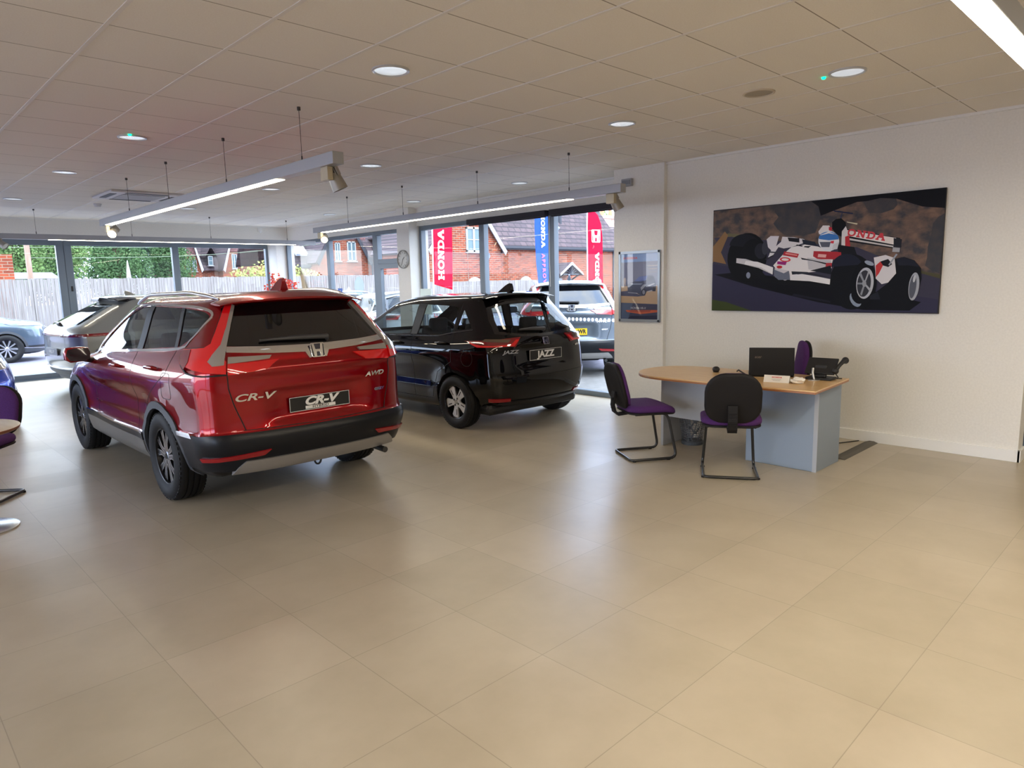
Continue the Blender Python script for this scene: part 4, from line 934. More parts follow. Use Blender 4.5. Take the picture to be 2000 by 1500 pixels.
def make_suv(root, paint, plate_kind):
    c = Car(root, SUVL, paint, suvdent, 6, 5); r = root
    DLO = [(-.28, 1.245), (-.42, 1.31), (-.53, 1.405), (-.58, 1.48), (-.54, 1.525), (-.42, 1.548), (-.15, 1.562), (.3, 1.568), (.75, 1.572), (1.05, 1.555), (1.32, 1.505), (1.60, 1.40), (1.86, 1.26), (2.03, 1.155), (2.0, 1.125), (1.35, 1.145), (.6, 1.19)]
    Q = [(-.28, 1.262), (-.41, 1.325), (-.51, 1.415), (-.555, 1.48), (-.52, 1.508), (-.41, 1.53), (-.07, 1.548), (-.235, 1.262)]
    RD = [(-.175, 1.255), (-.005, 1.547), (.3, 1.553), (.66, 1.556), (.52, 1.208)]
    FD = [(.66, 1.202), (.80, 1.556), (1.04, 1.54), (1.30, 1.49), (1.58, 1.385), (1.84, 1.245), (1.98, 1.155), (1.35, 1.162)]
    DLO = smooth_poly(DLO, (14,)); Q = smooth_poly(Q, (0, 6, 7))
    for sd in (-1, 1):
        ry = SIDE(sd)
        for P, nm, gm in ((Q, 'quarter_glass', TINTGLASS), (RD, 'rear_door_glass', TINTGLASS), (FD, 'front_door_glass', CARGLASS)): c.decal(nm, gm, P, ry, -.004, .08, base=-.006)
        c.decal('pillar_trim', BLACKPL, [(-.235, 1.250), (-.07, 1.552), (-.005, 1.552), (-.175, 1.247)], ry, .002, .05)
        c.decal('pillar_trim', BLACKPL, [(.52, 1.198), (.66, 1.562), (.80, 1.562), (.66, 1.192)], ry, .002, .05)
        c.strip('chrome_trim', CHROME if sd < 2 else SATIN, DLO, ry, .024, .007, True)
        # arches, sill
        for yc in (0, 2.66):
            a0 = -14 if yc else -18; a1 = 194 if not yc else 190
            ro, ri = .458, .398
            P = [(yc+ro*math.cos(math.radians(a0+(a1-a0)*k/20)), .365+ro*math.sin(math.radians(a0+(a1-a0)*k/20))) for k in range(21)]+[(yc+ri*math.cos(math.radians(a1+(a0-a1)*k/20)), .365+ri*math.sin(math.radians(a1+(a0-a1)*k/20))) for k in range(21)]
            c.decal('wheel_arch_trim', CLAD, P, ry, .014, .05)
        c.decal('sill_trim', mat('sill_satin', (.22, .215, .20), .35, .5), [(.44, .26), (2.22, .26), (2.225, .455), (1.3, .44), (.435, .445)], ry, .022, .06)
        c.decal('sill_moulding', CLADG, [(.43, .445), (1.3, .44), (2.23, .455), (2.235, .515), (1.3, .495), (.425, .505)], ry, .024, .06)
        c.strip('sill_chrome', CHROME, [(.425, .508), (1.3, .498), (2.23, .518)], ry, .014, .026)
        # seams, handles
        c.strip('door_seam', SEAM, [(.62, 1.19), (.60, 1.0), (.60, .50)], ry, .006, .0012)
        c.strip('door_seam', SEAM, [(-.24, 1.24), (-.20, 1.05), (-.05, .98), (.28, .80), (.44, .56)], ry, .006, .0012)
        c.strip('door_seam', SEAM, [(1.98, 1.12), (2.02, .95), (1.86, .52)], ry, .006, .0012)
        for hy, hz in ((.10, 1.075), (1.02, 1.035)):
            p, n = c.pt(ry, hy, hz, .028); g = MB(); q0 = p+Vector((0, -.10, .006)); q1 = p+Vector((0, .10, -.004))
            g.tube([q0-n*.028, q0, p+n*.006, q1, q1-n*.028], [.013, .016, .017, .014, .010], 8); g.build('door_handle', c.paint, r, smooth=60)
        if sd < 0:
            c.strip('fuel_flap_seam', SEAM, rrect(-.30, -.12, .86, 1.06, .04, 3), ry, .005, .001, True)
        # roof rail
        pts = []
        for k in range(15):
            t = k/14; y = -.50+2.0*t; q, n = c.hit(TOP, sd*(.60-.05*abs(2*t-1)**2), y)
            pts.append(q+Vector((0, 0, .006+.058*min(1, 4*t, 4*(1-t)))))
        MB().tube(pts, [.008]+[.016]*13+[.008], 8).build('roof_rail', SATIN, r, smooth=60)
        mirror_body(r, sd*.92, 1.93, 1.02, c.paint, sd)
        # lamps: tall upright beside the glass, swelling to a block that wraps the corner
        rr = RAD(0, -.10); s_ = sd
        def dg(x, y): return math.degrees(math.atan2(x, -(y+.10)))
        A = lambda P: [(s_*a, z) for a, z in P][::s_]
        c.decal('tail_lamp', REDL, A([(43.6, 1.57), (47.6, 1.565), (47.8, 1.42), (48.4, 1.29), (51, 1.262), (60, 1.252), (68, 1.243), (69.5, 1.20), (66, 1.14), (59, 1.09), (50, 1.078), (41.5, 1.085), (41.5, 1.17), (43.2, 1.20), (43.2, 1.30), (43.0, 1.45)]), rr, .022, .05, sa=2.5)
        c.strip('lamp_gasket', SEAM, A([(41.0, 1.08), (50, 1.074), (59.5, 1.086), (66.6, 1.137), (70.2, 1.20), (68.4, 1.248), (60, 1.256), (51.2, 1.267), (48.8, 1.29), (48.2, 1.42), (48.0, 1.57)]), rr, .012, .012, step=1.5)
        c.decal('lamp_side_marker', DREDL, A([(60, 1.246), (67.6, 1.238), (69, 1.20), (65.6, 1.145), (60.5, 1.108), (58.5, 1.16)]), rr, .026, .05, sa=2.5)
        c.decal('lamp_reflector', CLEARL, A([(42.6, 1.555), (44.2, 1.565), (44.0, 1.40), (44.4, 1.28), (46.4, 1.215), (47.6, 1.17), (46, 1.14), (42.2, 1.145), (42.0, 1.22), (42.2, 1.38)]), rr, .026, .05, sa=2.5)
        c.decal('tailgate_lamp', REDL, A([(41, 1.078), (41, 1.155), (34, 1.155), (24, 1.17), (20.5, 1.165), (26, 1.10), (29, 1.085)]), rr, .014, .05, sa=2.5)
        c.decal('reverse_lamp', CLEARL, A([(41, 1.155), (41, 1.20), (24, 1.195), (25, 1.172), (34, 1.152)]), rr, .017, .05, sa=2.5)
        c.strip('tailgate_seam', SEAM, A([(41.3, 1.56), (41.3, 1.08), (41.8, .95), (40, .74)]), rr, .55, .0) if 0 else None
        L = [c.hit(rr, s_*a, z) for a, z in ((41.3, 1.10), (41.2, 1.03), (41.2, .98), (40.6, .93), (39.8, .86), (38.6, .79), (37.2, .72), (36, .66))]
        MB().tube([q+n*.000 for q, n in L], .0042, 6).build('tailgate_seam', SEAM, r)
        c.decal('rear_reflector', mat('reflector_red', (.30, .008, .012), .18, coat=.6), A([(27, .515), (46, .525), (53, .475), (52, .45), (30, .475)]), rr, .032, .05, sa=2.5)
    rr = RAD(0, -.10)
    # bumper cladding wraps the rear, skid plate, chrome corners
    c.decal('rear_bumper', CLADG, [(-73, .63), (-60, .64), (-40, .64), (0, .64), (40, .64), (60, .64), (73, .63), (69, .52), (68, .42), (67, .36), (44, .37), (0, .385), (-44, .37), (-67, .36), (-68, .42), (-69, .52)], rr, .020, .04, sa=4)
    c.decal('skid_plate', mat('skid_grey', (.33, .32, .31), .38, .5), [(-43, .355), (-37, .44), (-31, .475), (0, .485), (31, .475), (37, .44), (43, .355), (37, .34), (0, .335), (-37, .34)], rr, .034, .03, sa=4)
    c.decal('skid_lip', BLACKPL, [(-20, .345), (-17, .372), (17, .372), (20, .345)], rr, .040, .03, sa=4)
    for s_ in (-1, 1): c.decal('bumper_chrome', CHROME, [(s_*a, z) for a, z in [(57, .612), (71.5, .605), (72, .635), (59, .642)]][::s_], rr, .026, .04, sa=3)
    MB().box(-.55, .55, -.45, 3.0, .24, .40).build('underbody', BLACKPL, r, bevel=.05)
    MB().tube([(.58, -.60, .31), (.58, -.95, .295)], .026, 14).build('exhaust_tip', mat('exhaust_dark', (.08, .08, .08), .35, .8), r, smooth=60)
    MB().tube([(-.05+.028*math.cos(a*PI/8), -.94, .335+.038*math.sin(a*PI/8)) for a in range(16)], .008, 6, closed=True).build('towing_eye', BLACKPL, r, smooth=60)
    # rear glass, chrome bar, spoiler
    GL = [(-.65, 1.28), (-.62, 1.40), (-.578, 1.55), (-.40, 1.58), (0, 1.59), (.40, 1.58), (.578, 1.55), (.62, 1.40), (.65, 1.28), (.40, 1.262), (0, 1.252), (-.40, 1.262)]
    c.decal('rear_window', GLOSSBLK, GL, REAR, .003, .06)
    c.decal('chrome_bar', CHROME, [(-.665, 1.232), (-.665, 1.272), (-.40, 1.258), (0, 1.248), (.40, 1.258), (.665, 1.272), (.665, 1.232), (.35, 1.208), (.10, 1.198), (.075, 1.15), (-.075, 1.15), (-.10, 1.198), (-.35, 1.208)], REAR, .013, .04)
    p, n = c.pt(REAR, 0, 1.20, .016); emblem(r, p, (n+Vector((0, -.5, 0))).normalized(), .125)
    wiper(c, .12, -.42, 1.29, 1.296, REAR)
    vs = []; fs = []; nx = 16; prof = [(.10, .012), (-.02, .012), (-.13, -.018), (-.185, -.040), (-.18, -.055), (-.05, -.052), (.08, -.02)]
    for i in range(nx+1):
        x = -.61+1.22*i/nx; e = abs(x)/.61; q, n = c.hit(TOP, x*.93, -.50); k = 1-.35*e**4
        for a, b in prof: vs.append((x, -.60+a*k+.06*e*e-.0, q.z+b*(1-.7*e**4)-.02*e**3))
    m_ = len(prof); fs = [(i*m_+k, i*m_+(k+1) % m_, (i+1)*m_+(k+1) % m_, (i+1)*m_+k) for i in range(nx) for k in range(m_)]+[tuple(range(m_))[::-1], tuple(nx*m_+k for k in range(m_))]
    MB().add(vs, fs).build('roof_spoiler', c.paint, r, smooth=50)
    q, n = c.hit(TOP, 0, -.42); fin(r, -.38, q.z-.006, 1.6, c.paint, .72)
    badge(c, 'CR-V', -.53, .90, REAR, .072, shear=.3, xs=1.75); badge(c, 'AWD', .52, .965, REAR, .05, shear=.3, xs=1.6); badge(c, 'GREY', .56, .83, REAR, .03, shear=.1, xs=1.5)
    c.strip('crease', SEAM, [(-.62, .66), (0, .652), (.62, .66)], REAR, .007, .001)
    p, n = c.pt(REAR, 0, .80, .004)
    if plate_kind == 'dealer': plate(r, (0, p.y-.006, .80), .52, .112, BLACKPL, True, 'CR-V', .085, TXTW, .3, text2='HYBRID', xs=1.45)
    else: plate(r, (0, p.y-.006, .80), .52, .112, mat('plate_yellow', 'e8c21a', .4), False, 'WR', .095, BLACKPL, 0, ox=.17, xs=.85)
    # front end
    for sd in (-1, 1): c.decal('headlamp', CLEARL, [(sd*.42, .86), (sd*.80, .90), (sd*.80, .99), (sd*.45, .93)][::sd], FRONT, .01, .05)
    c.decal('grille', BLACKPL, [(-.42, .72), (.42, .72), (.46, .92), (-.46, .92)], FRONT, .008, .05)
    c.decal('windscreen', CARGLASS, [(-.60, 1.16), (.60, 1.16), (.50, 1.53), (-.50, 1.53)], FRONT, .003, .06, base=-.002)
    c.finish([Q, RD, FD], [(0, .365, .405, .60), (2.66, .365, .405, .60)], None, [(-.60, 1.16), (.60, 1.16), (.50, 1.53), (-.50, 1.53)], low=.44)
    for x, y, sd in ((-.80, 0, -1), (-.80, 2.66, -1), (.80, 0, 1), (.80, 2.66, 1)): wheel(r, x, y, .365, .235, .232, 'crv', sd)
    cabin(r, .74, -.55, 2.3, .36, .98); seats(r, ((.15, (-.38, .38)), (1.15, (-.38, .38))), 1.20)
    return c
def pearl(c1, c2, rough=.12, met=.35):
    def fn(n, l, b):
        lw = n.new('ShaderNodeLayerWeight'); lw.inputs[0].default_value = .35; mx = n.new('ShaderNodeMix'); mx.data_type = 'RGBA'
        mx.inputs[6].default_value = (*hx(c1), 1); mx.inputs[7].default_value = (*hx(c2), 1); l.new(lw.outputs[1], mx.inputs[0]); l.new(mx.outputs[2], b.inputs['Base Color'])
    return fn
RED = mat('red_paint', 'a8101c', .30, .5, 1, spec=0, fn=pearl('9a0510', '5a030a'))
BLK = mat('black_paint', (.002, .002, .003), .3, 0, 1, spec=0)
GREYP = mat('grey_paint', (.10, .125, .16), .3, .5, 1)
SILV = mat('silver_paint', (.34, .34, .31), .3, .55, 1)
BLUG = mat('bluegrey_paint', (.07, .10, .14), .3, .5, 1)
BLUEP = mat('blue_paint', (.01, .04, .40), .25, .4, 1)
WHT = mat('white_paint', (.75, .77, .80), .25, 0, 1)
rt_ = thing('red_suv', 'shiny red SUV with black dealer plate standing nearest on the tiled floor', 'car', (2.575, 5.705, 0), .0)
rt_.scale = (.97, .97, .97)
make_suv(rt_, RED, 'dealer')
rt_ = thing('grey_suv', 'dark grey SUV with yellow plate parked outside behind the black hatchback', 'car', (9.62, 8.42, -.03), -.78)
make_suv(rt_, GREYP, 'yellow')

# ---- small hatchback -------------------------------------------------------
HATL = [(0.27, 0.2, 0.19, 0.16, -0.5, 3.22, 0.617, 0.74, 0.66, 0.09, 0.15, 0.22, 0.2),
 (0.29, 0.25, 0.22, 0.2, -0.58, 3.3, 0.692, 0.79, 0.72, 0.12, 0.2, 0.23, 0.25),
 (0.38, 0.34, 0.32, 0.3, -0.64, 3.36, 0.748, 0.81, 0.76, 0.14, 0.25, 0.24, 0.3),
 (0.5, 0.46, 0.45, 0.42, -0.668, 3.385, 0.774, 0.828, 0.78, 0.15, 0.25, 0.24, 0.3),
 (0.59, 0.56, 0.55, 0.52, -0.672, 3.385, 0.782, 0.836, 0.78, 0.15, 0.25, 0.24, 0.3),
 (0.66, 0.63, 0.62, 0.6, -0.66, 3.37, 0.784, 0.842, 0.78, 0.15, 0.25, 0.24, 0.3),
 (0.76, 0.73, 0.72, 0.68, -0.65, 3.34, 0.784, 0.846, 0.77, 0.15, 0.28, 0.25, 0.35),
 (0.86, 0.83, 0.8, 0.75, -0.64, 3.28, 0.782, 0.845, 0.76, 0.15, 0.3, 0.25, 0.4),
 (0.95, 0.91, 0.87, 0.82, -0.625, 3.18, 0.771, 0.832, 0.74, 0.15, 0.3, 0.26, 0.5),
 (1.01, 0.965, 0.92, 0.88, -0.605, 2.98, 0.753, 0.812, 0.71, 0.15, 0.3, 0.27, 0.5),
 (1.05, 1.01, 0.955, 0.93, -0.58, 2.78, 0.734, 0.79, 0.69, 0.15, 0.3, 0.27, 0.35),
 (1.1, 1.05, 0.99, 0.97, -0.55, 2.6, 0.715, 0.77, 0.67, 0.15, 0.25, 0.27, 0.2),
 (1.19, 1.15, 1.09, 1.09, -0.47, 2.32, 0.673, 0.73, 0.62, 0.14, 0.15, 0.25, 0.12),
 (1.29, 1.26, 1.22, 1.24, -0.385, 1.98, 0.631, 0.69, 0.57, 0.14, 0.12, 0.23, 0.12),
 (1.38, 1.365, 1.345, 1.37, -0.3, 1.68, 0.594, 0.65, 0.53, 0.13, 0.1, 0.22, 0.12),
 (1.435, 1.425, 1.41, 1.415, -0.27, 1.5, 0.561, 0.6, 0.49, 0.12, 0.1, 0.22, 0.12),
 (1.465, 1.47, 1.455, 1.44, -0.26, 1.4, 0.477, 0.49, 0.42, 0.11, 0.1, 0.19, 0.1),
 (1.48, 1.492, 1.475, 1.455, -0.25, 1.34, 0.28, 0.27, 0.25, 0.04, 0.04, 0.08, 0.06),
 (1.485, 1.5, 1.48, 1.46, -0.24, 1.32, 0, 0, 0, 0, 0, 0.05, 0.05)]
def hatdent(v):
    v = Vector(v)
    if v.y < -.3:
        k = (1-sst(.30, .46, abs(v.x)))*sst(.66, .74, v.z)*(1-sst(.88, .95, v.z)); v.y += .03*k
    if abs(v.x) > .6 and -.3 < v.y < 3.0:
        k = sst(.0, .5, v.y)*(1-sst(1.9, 2.6, v.y)); s_ = 1 if v.x > 0 else -1
        v.x -= s_*.022*k*sst(.40, .52, v.z)*(1-sst(.66, .80, v.z))
        for yc in (0, 2.52):
            d_ = math.hypot(v.y-yc, v.z-.30); v.x += s_*.016*(1-sst(.36, .52, d_))
    return v
def make_hatch(root, paint, detail=True, text=True):
    c = Car(root, HATL, paint, hatdent, 6, 5); r = root
    Q = [(-.05, 1.10), (-.20, 1.125), (.0, 1.315), (.03, 1.10)]
    RD = [(.10, 1.045), (.09, 1.345), (.30, 1.36), (.68, 1.37), (.74, 1.035), (.4, 1.04)]
    FD = [(.90, 1.03), (.86, 1.37), (1.10, 1.365), (1.35, 1.33), (1.62, 1.235), (1.86, 1.115), (2.0, 1.03), (1.98, 1.005), (1.4, 1.01)]
    for sd in (-1, 1):
        ry = SIDE(sd)
        for P, nm, gm in ((Q, 'quarter_glass', CARGLASS), (RD, 'rear_door_glass', CARGLASS), (FD, 'front_door_glass', CARGLASS)): c.decal(nm, gm, P, ry, -.004, .08, base=-.006)
        c.decal('pillar_trim', BLACKPL, [(.755, 1.03), (.70, 1.375), (.85, 1.378), (.885, 1.025)], ry, .002, .05)
        c.strip('window_sill_trim', GLOSSBLK, [(-.24, 1.105), (.03, 1.075), (.3, 1.03), (1.0, 1.012), (2.05, .99)], ry, .016, .004)
        c.strip('door_seam', SEAM, [(.80, 1.02), (.78, .60), (.78, .30)], ry, .006, .0012)
        c.strip('door_seam', SEAM, [(.05, 1.40), (.06, 1.05), (.04, .75), (.30, .62), (.42, .32)], ry, .006, .0012)
        c.strip('door_seam', SEAM, [(2.02, 1.0), (2.0, .75), (1.86, .30)], ry, .006, .0012)
        c.strip('sill_line', SEAM, [(.42, .30), (1.86, .29)], ry, .006, .0012)
        for hy, hz in ((.22, .945), (1.10, .915)):
            p, n = c.pt(ry, hy, hz, .028); g = MB(); q0 = p+Vector((0, -.09, .004)); q1 = p+Vector((0, .09, -.004))
            g.tube([q0-n*.028, q0, p+n*.006, q1, q1-n*.028], [.012, .015, .016, .013, .010], 8); g.build('door_handle', c.paint, r, smooth=60)
        if sd < 0: c.strip('fuel_flap_seam', SEAM, [(-.22+.09*math.cos(a*PI/8), .80+.085*math.sin(a*PI/8)) for a in range(16)], ry, .005, .001, True)
        mirror_body(r, sd*.83, 1.93, .96, c.paint, sd)
        rr = RAD(0, .25); A = lambda P: [(sd*a, z) for a, z in P][::sd]
        c.decal('tail_lamp', DREDL, A([(22.5, 1.015), (27, .915), (40, .905), (52, .915), (62, .985), (55, 1.045), (46, 1.055), (32, 1.05)]), rr, .012, .04, sa=2.5)
        c.decal('lamp_light_bar', REDL, A([(24, .99), (28, .925), (40, .915), (51, .925), (59, .98), (56, .98), (49, .948), (40, .94), (30, .948), (26.5, .99)]), rr, .018, .04, sa=2.5)
        c.decal('lamp_reflector', mat('lamp_amber', (.16, .11, .08), .1, .3, 1), A([(30, .995), (32, .965), (42, .965), (48, .985), (46, 1.008), (40, 1.015), (32, 1.012)]), rr, .018, .04, sa=2.5)
        c.decal('rear_reflector', mat('reflector_red'), A([(31, .325), (45, .335), (45, .372), (31, .362)]), rr, .01, .04, sa=3)
        L = [c.hit(rr, sd*a, z) for a, z in ((42.5, .90), (42.5, .84), (42.5, .78), (42, .72), (41, .66), (39, .60))]
        MB().tube([q for q, n in L], .004, 6).build('tailgate_seam', SEAM, r)
        # roof ditch line
        L = [c.hit(TOP, sd*.545, -.15+1.4*k/9) for k in range(10)]
        MB().tube([q for q, n in L], .006, 6).build('roof_seam', SEAM, r)
    c.strip('bumper_seam', SEAM, [(-.60, .60), (0, .592), (.60, .60)], REAR, .006, .001)
    rr = RAD(0, .25)
    c.decal('bumper_valance', BLACKPL, [(-44, .25), (-38, .33), (38, .33), (44, .25), (0, .24)], rr, .012, .04, sa=4)
    GL = [(-.555, 1.085), (-.53, 1.20), (-.475, 1.335), (-.3, 1.37), (0, 1.38), (.3, 1.37), (.475, 1.335), (.53, 1.20), (.555, 1.085), (.3, 1.05), (0, 1.04), (-.3, 1.05)]
    GLo = [(-.615, 1.06), (-.59, 1.20), (-.52, 1.355), (-.3, 1.40), (0, 1.408), (.3, 1.40), (.52, 1.355), (.59, 1.20), (.615, 1.06), (.3, 1.02), (0, 1.01), (-.3, 1.02)]
    c.decal('rear_window', CARGLASS, GL, REAR, .004, .08, base=.002)
    n_ = len(GL)
    for k in range(n_):
        P = [GLo[k], GLo[(k+1) % n_], GL[(k+1) % n_], GL[k]]; 
    c.decal('window_surround', GLOSSBLK, GLo+[GLo[0]]+[GL[0]]+GL[::-1], REAR, .0025, .06)
    wiper(c, .02, -.33, 1.075, 1.085, REAR)
    vs = []; nx = 14; prof = [(.08, .006), (-.02, .008), (-.09, -.012), (-.095, -.024), (-.02, -.03), (.06, -.02)]
    for i in range(nx+1):
        x = -.52+1.04*i/nx; e = abs(x)/.52; q, n = c.hit(TOP, x*.92, -.16)
        for a, b in prof: vs.append((x, -.22+a+.05*e*e, q.z+b*(1-.75*e**4)-.012*e**3))
    m_ = len(prof); fs = [(i*m_+k, i*m_+(k+1) % m_, (i+1)*m_+(k+1) % m_, (i+1)*m_+k) for i in range(nx) for k in range(m_)]+[tuple(range(m_))[::-1], tuple(nx*m_+k for k in range(m_))]
    MB().add(vs, fs).build('roof_spoiler', c.paint, r, smooth=50)
    q, n = c.hit(TOP, 0, .0); fin(r, .0, q.z-.006, 1.5, c.paint, .8)
    p, n = c.pt(REAR, 0, .955, .008); emblem(r, p, n, .095)
    if text:
        badge(c, 'JAZZ', -.50, .865, REAR, .05, shear=.3, xs=1.6); badge(c, 'e:HEV', .56, .875, REAR, .028, shear=.1, xs=1.3)
        p, n = c.pt(REAR, 0, .81, .004); plate(r, (0, p.y-.006, .81), .50, .112, BLACKPL, True, 'JAZZ', .10, TXTW, 0, xs=1.15)
    for sd in (-1, 1): c.decal('headlamp', CLEARL, [(sd*.38, .70), (sd*.72, .74), (sd*.72, .84), (sd*.40, .78)][::sd], FRONT, .01, .05)
    c.decal('grille', BLACKPL, [(-.36, .42), (.36, .42), (.30, .62), (-.30, .62)], FRONT, .008, .05)
    WS = [(-.56, 1.0), (.56, 1.0), (.48, 1.36), (-.48, 1.36)]
    c.decal('windscreen', CARGLASS, WS, FRONT, .003, .06, base=-.002)
    c.finish([Q, RD, FD], [(0, .30, .335, .56), (2.52, .30, .335, .56)], GL, WS)
    for x, y, sd in ((-.743, 0, -1), (-.743, 2.52, -1), (.743, 0, 1), (.743, 2.52, 1)): wheel(r, x, y, .30, .185, .195, 'jazz', sd)
    MB().box(-.70, .70, -.45, 3.0, .17, .30).build('underbody', BLACKPL, r, bevel=.05)
    cabin(r, .68, -.25, 2.2, .30, .84); seats(r, ((.10, (-.34, .34)), (1.0, (-.34, .34))), 1.10)
    return c
rt_ = thing('black_hatchback', 'glossy black hatchback with black dealer plate beside the window', 'car', (5.745, 5.99, 0), -.035)
rt_.scale = (1.02, 1.02, 1.02)
make_hatch(rt_, BLK)

# ---- coupe style SUV -------------------------------------------------------
CUPL = [(.30, .22, .22, .20, -.66, 3.28, .70, .78, .70, .06, .15, .15, .2),
 (.33, .28, .26, .24, -.74, 3.36, .78, .83, .76, .09, .2, .16, .25),
 (.43, .38, .36, .34, -.80, 3.42, .84, .86, .80, .12, .25, .17, .3),
 (.55, .52, .50, .46, -.845, 3.45, .87, .875, .82, .13, .25, .17, .3),
 (.66, .64, .62, .58, -.85, 3.46, .88, .885, .83, .13, .25, .17, .3),
 (.76, .74, .72, .68, -.835, 3.45, .885, .892, .83, .13, .25, .17, .3),
 (.87, .85, .83, .80, -.83, 3.42, .885, .895, .83, .13, .26, .18, .3),
 (.95, .93, .91, .88, -.835, 3.38, .88, .89, .82, .13, .28, .18, .35),
 (1.01, .99, .97, .95, -.82, 3.28, .87, .88, .80, .12, .3, .18, .4),
 (1.06, 1.05, 1.02, 1.00, -.79, 3.05, .84, .85, .77, .12, .3, .19, .5),
 (1.10, 1.10, 1.06, 1.04, -.74, 2.78, .81, .825, .74, .12, .3, .2, .35),
 (1.16, 1.16, 1.11, 1.09, -.62, 2.58, .775, .79, .71, .12, .25, .2, .2),
 (1.27, 1.26, 1.22, 1.22, -.40, 2.28, .72, .735, .64, .11, .15, .18, .12),
 (1.38, 1.37, 1.34, 1.36, -.18, 1.95, .67, .685, .58, .10, .12, .16, .12),
 (1.47, 1.465, 1.45, 1.46, .02, 1.62, .62, .63, .53, .09, .1, .15, .12),
 (1.515, 1.515, 1.505, 1.50, .08, 1.45, .57, .57, .48, .08, .1, .14, .12),
 (1.545, 1.555, 1.54, 1.525, .12, 1.36, .46, .45, .40, .07, .08, .12, .1),
 (1.56, 1.572, 1.56, 1.54, .14, 1.32, .25, .25, .23, .04, .04, .08, .06),
 (1.565, 1.58, 1.565, 1.545, .15, 1.30, 0, 0, 0, 0, 0, .05, .05)]
def make_coupe(root, paint):
    c = Car(root, CUPL, paint, None, 5, 4); r = root
    RD = [(.10, 1.17), (.02, 1.25), (.35, 1.43), (.72, 1.47), (.80, 1.14)]
    FD = [(.92, 1.135), (.86, 1.475), (1.15, 1.47), (1.42, 1.40), (1.68, 1.29), (1.98, 1.13), (1.95, 1.105)]
    for sd in (-1, 1):
        ry = SIDE(sd)
        c.decal('rear_door_glass', TINTGLASS, RD, ry, -.004, .08, base=-.006); c.decal('front_door_glass', CARGLASS, FD, ry, -.004, .08, base=-.006)
        for yc in (0, 2.61):
            ro, ri = .43, .375
            c.decal('wheel_arch_trim', CLAD, [(yc+ro*math.cos(math.radians(-14+206*k/20)), .345+ro*math.sin(math.radians(-14+206*k/20))) for k in range(21)]+[(yc+ri*math.cos(math.radians(192-206*k/20)), .345+ri*math.sin(math.radians(192-206*k/20))) for k in range(21)], ry, .012, .05)
        c.decal('sill_trim', CLAD, [(.42, .24), (2.19, .24), (2.19, .42), (.42, .42)], ry, .018, .06)
        for a in ([(.82, 1.13), (.80, .45)], [(-.02, 1.2), (.02, .95), (.42, .50)], [(1.97, 1.10), (1.90, .46)]): c.strip('door_seam', SEAM, a, ry, .006, .0012)
        c.strip('side_chrome', CHROME, [(.45, .44), (2.15, .44)], ry, .012, .006)
        p, n = c.pt(ry, 1.05, .985, .026); q0, q1 = p+Vector((0, -.09, 0)), p+Vector((0, .09, 0)); MB().tube([q0-n*.03, q0, q1, q1-n*.03], .013, 8).build('door_handle', c.paint, r, smooth=60)
        mirror_body(r, sd*.88, 1.92, 1.05, c.paint, sd)
        rr = RAD(0, .1); A = lambda P: [(sd*a, z) for a, z in P][::sd]
        c.decal('tail_lamp', DREDL, A([(22, .985), (22, .945), (40, .93), (55, .925), (72, .95), (84, .995), (60, 1.00), (40, .99)]), rr, .014, .04, sa=3)
        c.decal('lamp_reflector', mat('lamp_bluish', (.12, .16, .35), .08, .4, 1), A([(24, .955), (40, .935), (58, .932), (62, .965), (40, .97), (26, .97)]), rr, .020, .04, sa=3)
        fr = lambda a, b, _p=(0, 2.6): (Vector((_p[0]+4*math.sin(math.radians(a)), _p[1]+4*math.cos(math.radians(a)), b)), Vector((-math.sin(math.radians(a)), -math.cos(math.radians(a)), 0)))
        c.decal('headlamp', mat('headlamp_dark', (.10, .13, .18), .08, .4, 1), A([(30, .86), (30, .90), (58, .925), (88, .94), (80, .90), (60, .865), (45, .85)]), fr, .012, .04, sa=3)
        c.decal('lamp_chrome', CHROME, A([(28, .905), (90, .95), (90, .96), (28, .918)]), fr, .014, .04, sa=3)
    fr = lambda a, b: (Vector((4*math.sin(math.radians(a)), 2.6+4*math.cos(math.radians(a)), b)), Vector((-math.sin(math.radians(a)), -math.cos(math.radians(a)), 0)))
    rr = RAD(0, .1)
    c.decal('light_bar', mat('reflector_red'), [(-22, .98), (-22, .955), (22, .955), (22, .98)], rr, .012, .04, sa=4)
    c.decal('rear_bumper', CLAD, [(-95, .40), (-80, .44), (-40, .43), (0, .42), (40, .43), (80, .44), (95, .40), (90, .27), (0, .27), (-90, .27)], rr, .016, .05, sa=5)
    c.decal('bumper_trim', CHROME, [(-60, .44), (0, .43), (60, .44), (60, .455), (0, .445), (-60, .455)], rr, .022, .05, sa=5)
    c.decal('front_bumper', CLAD, [(-85, .38), (-40, .34), (0, .33), (40, .34), (85, .38), (85, .24), (0, .22), (-85, .24)], fr, .014, .05, sa=5)
    c.decal('lower_grille', BLACKPL, [(-34, .42), (-26, .58), (26, .58), (34, .42), (22, .38), (-22, .38)], fr, .008, .05, sa=4)
    g = [c.strip('grille_slat', SATIN, [(-30, .66+.035*k), (-15, .66+.035*k), (0, .66+.035*k), (15, .66+.035*k), (30, .66+.035*k)], fr, .010, .006, step=3) for k in range(6)]
    c.strip('bumper_chrome', CHROME, [(-70, .36), (-35, .33), (0, .325), (35, .33), (70, .36)], fr, .014, .020, step=3)
    p, n = c.pt(lambda a, b: FRONT(a, b), 0, .76, .012); emblem(r, p, n, .13)
    GL = [(-.58, 1.13), (-.52, 1.30), (-.46, 1.42), (0, 1.44), (.46, 1.42), (.52, 1.30), (.58, 1.13), (0, 1.10)]
    c.decal('rear_window', CARGLASS, GL, REAR, .004, .08, base=.002); wiper(c, .03, -.36, 1.12, 1.135, REAR)
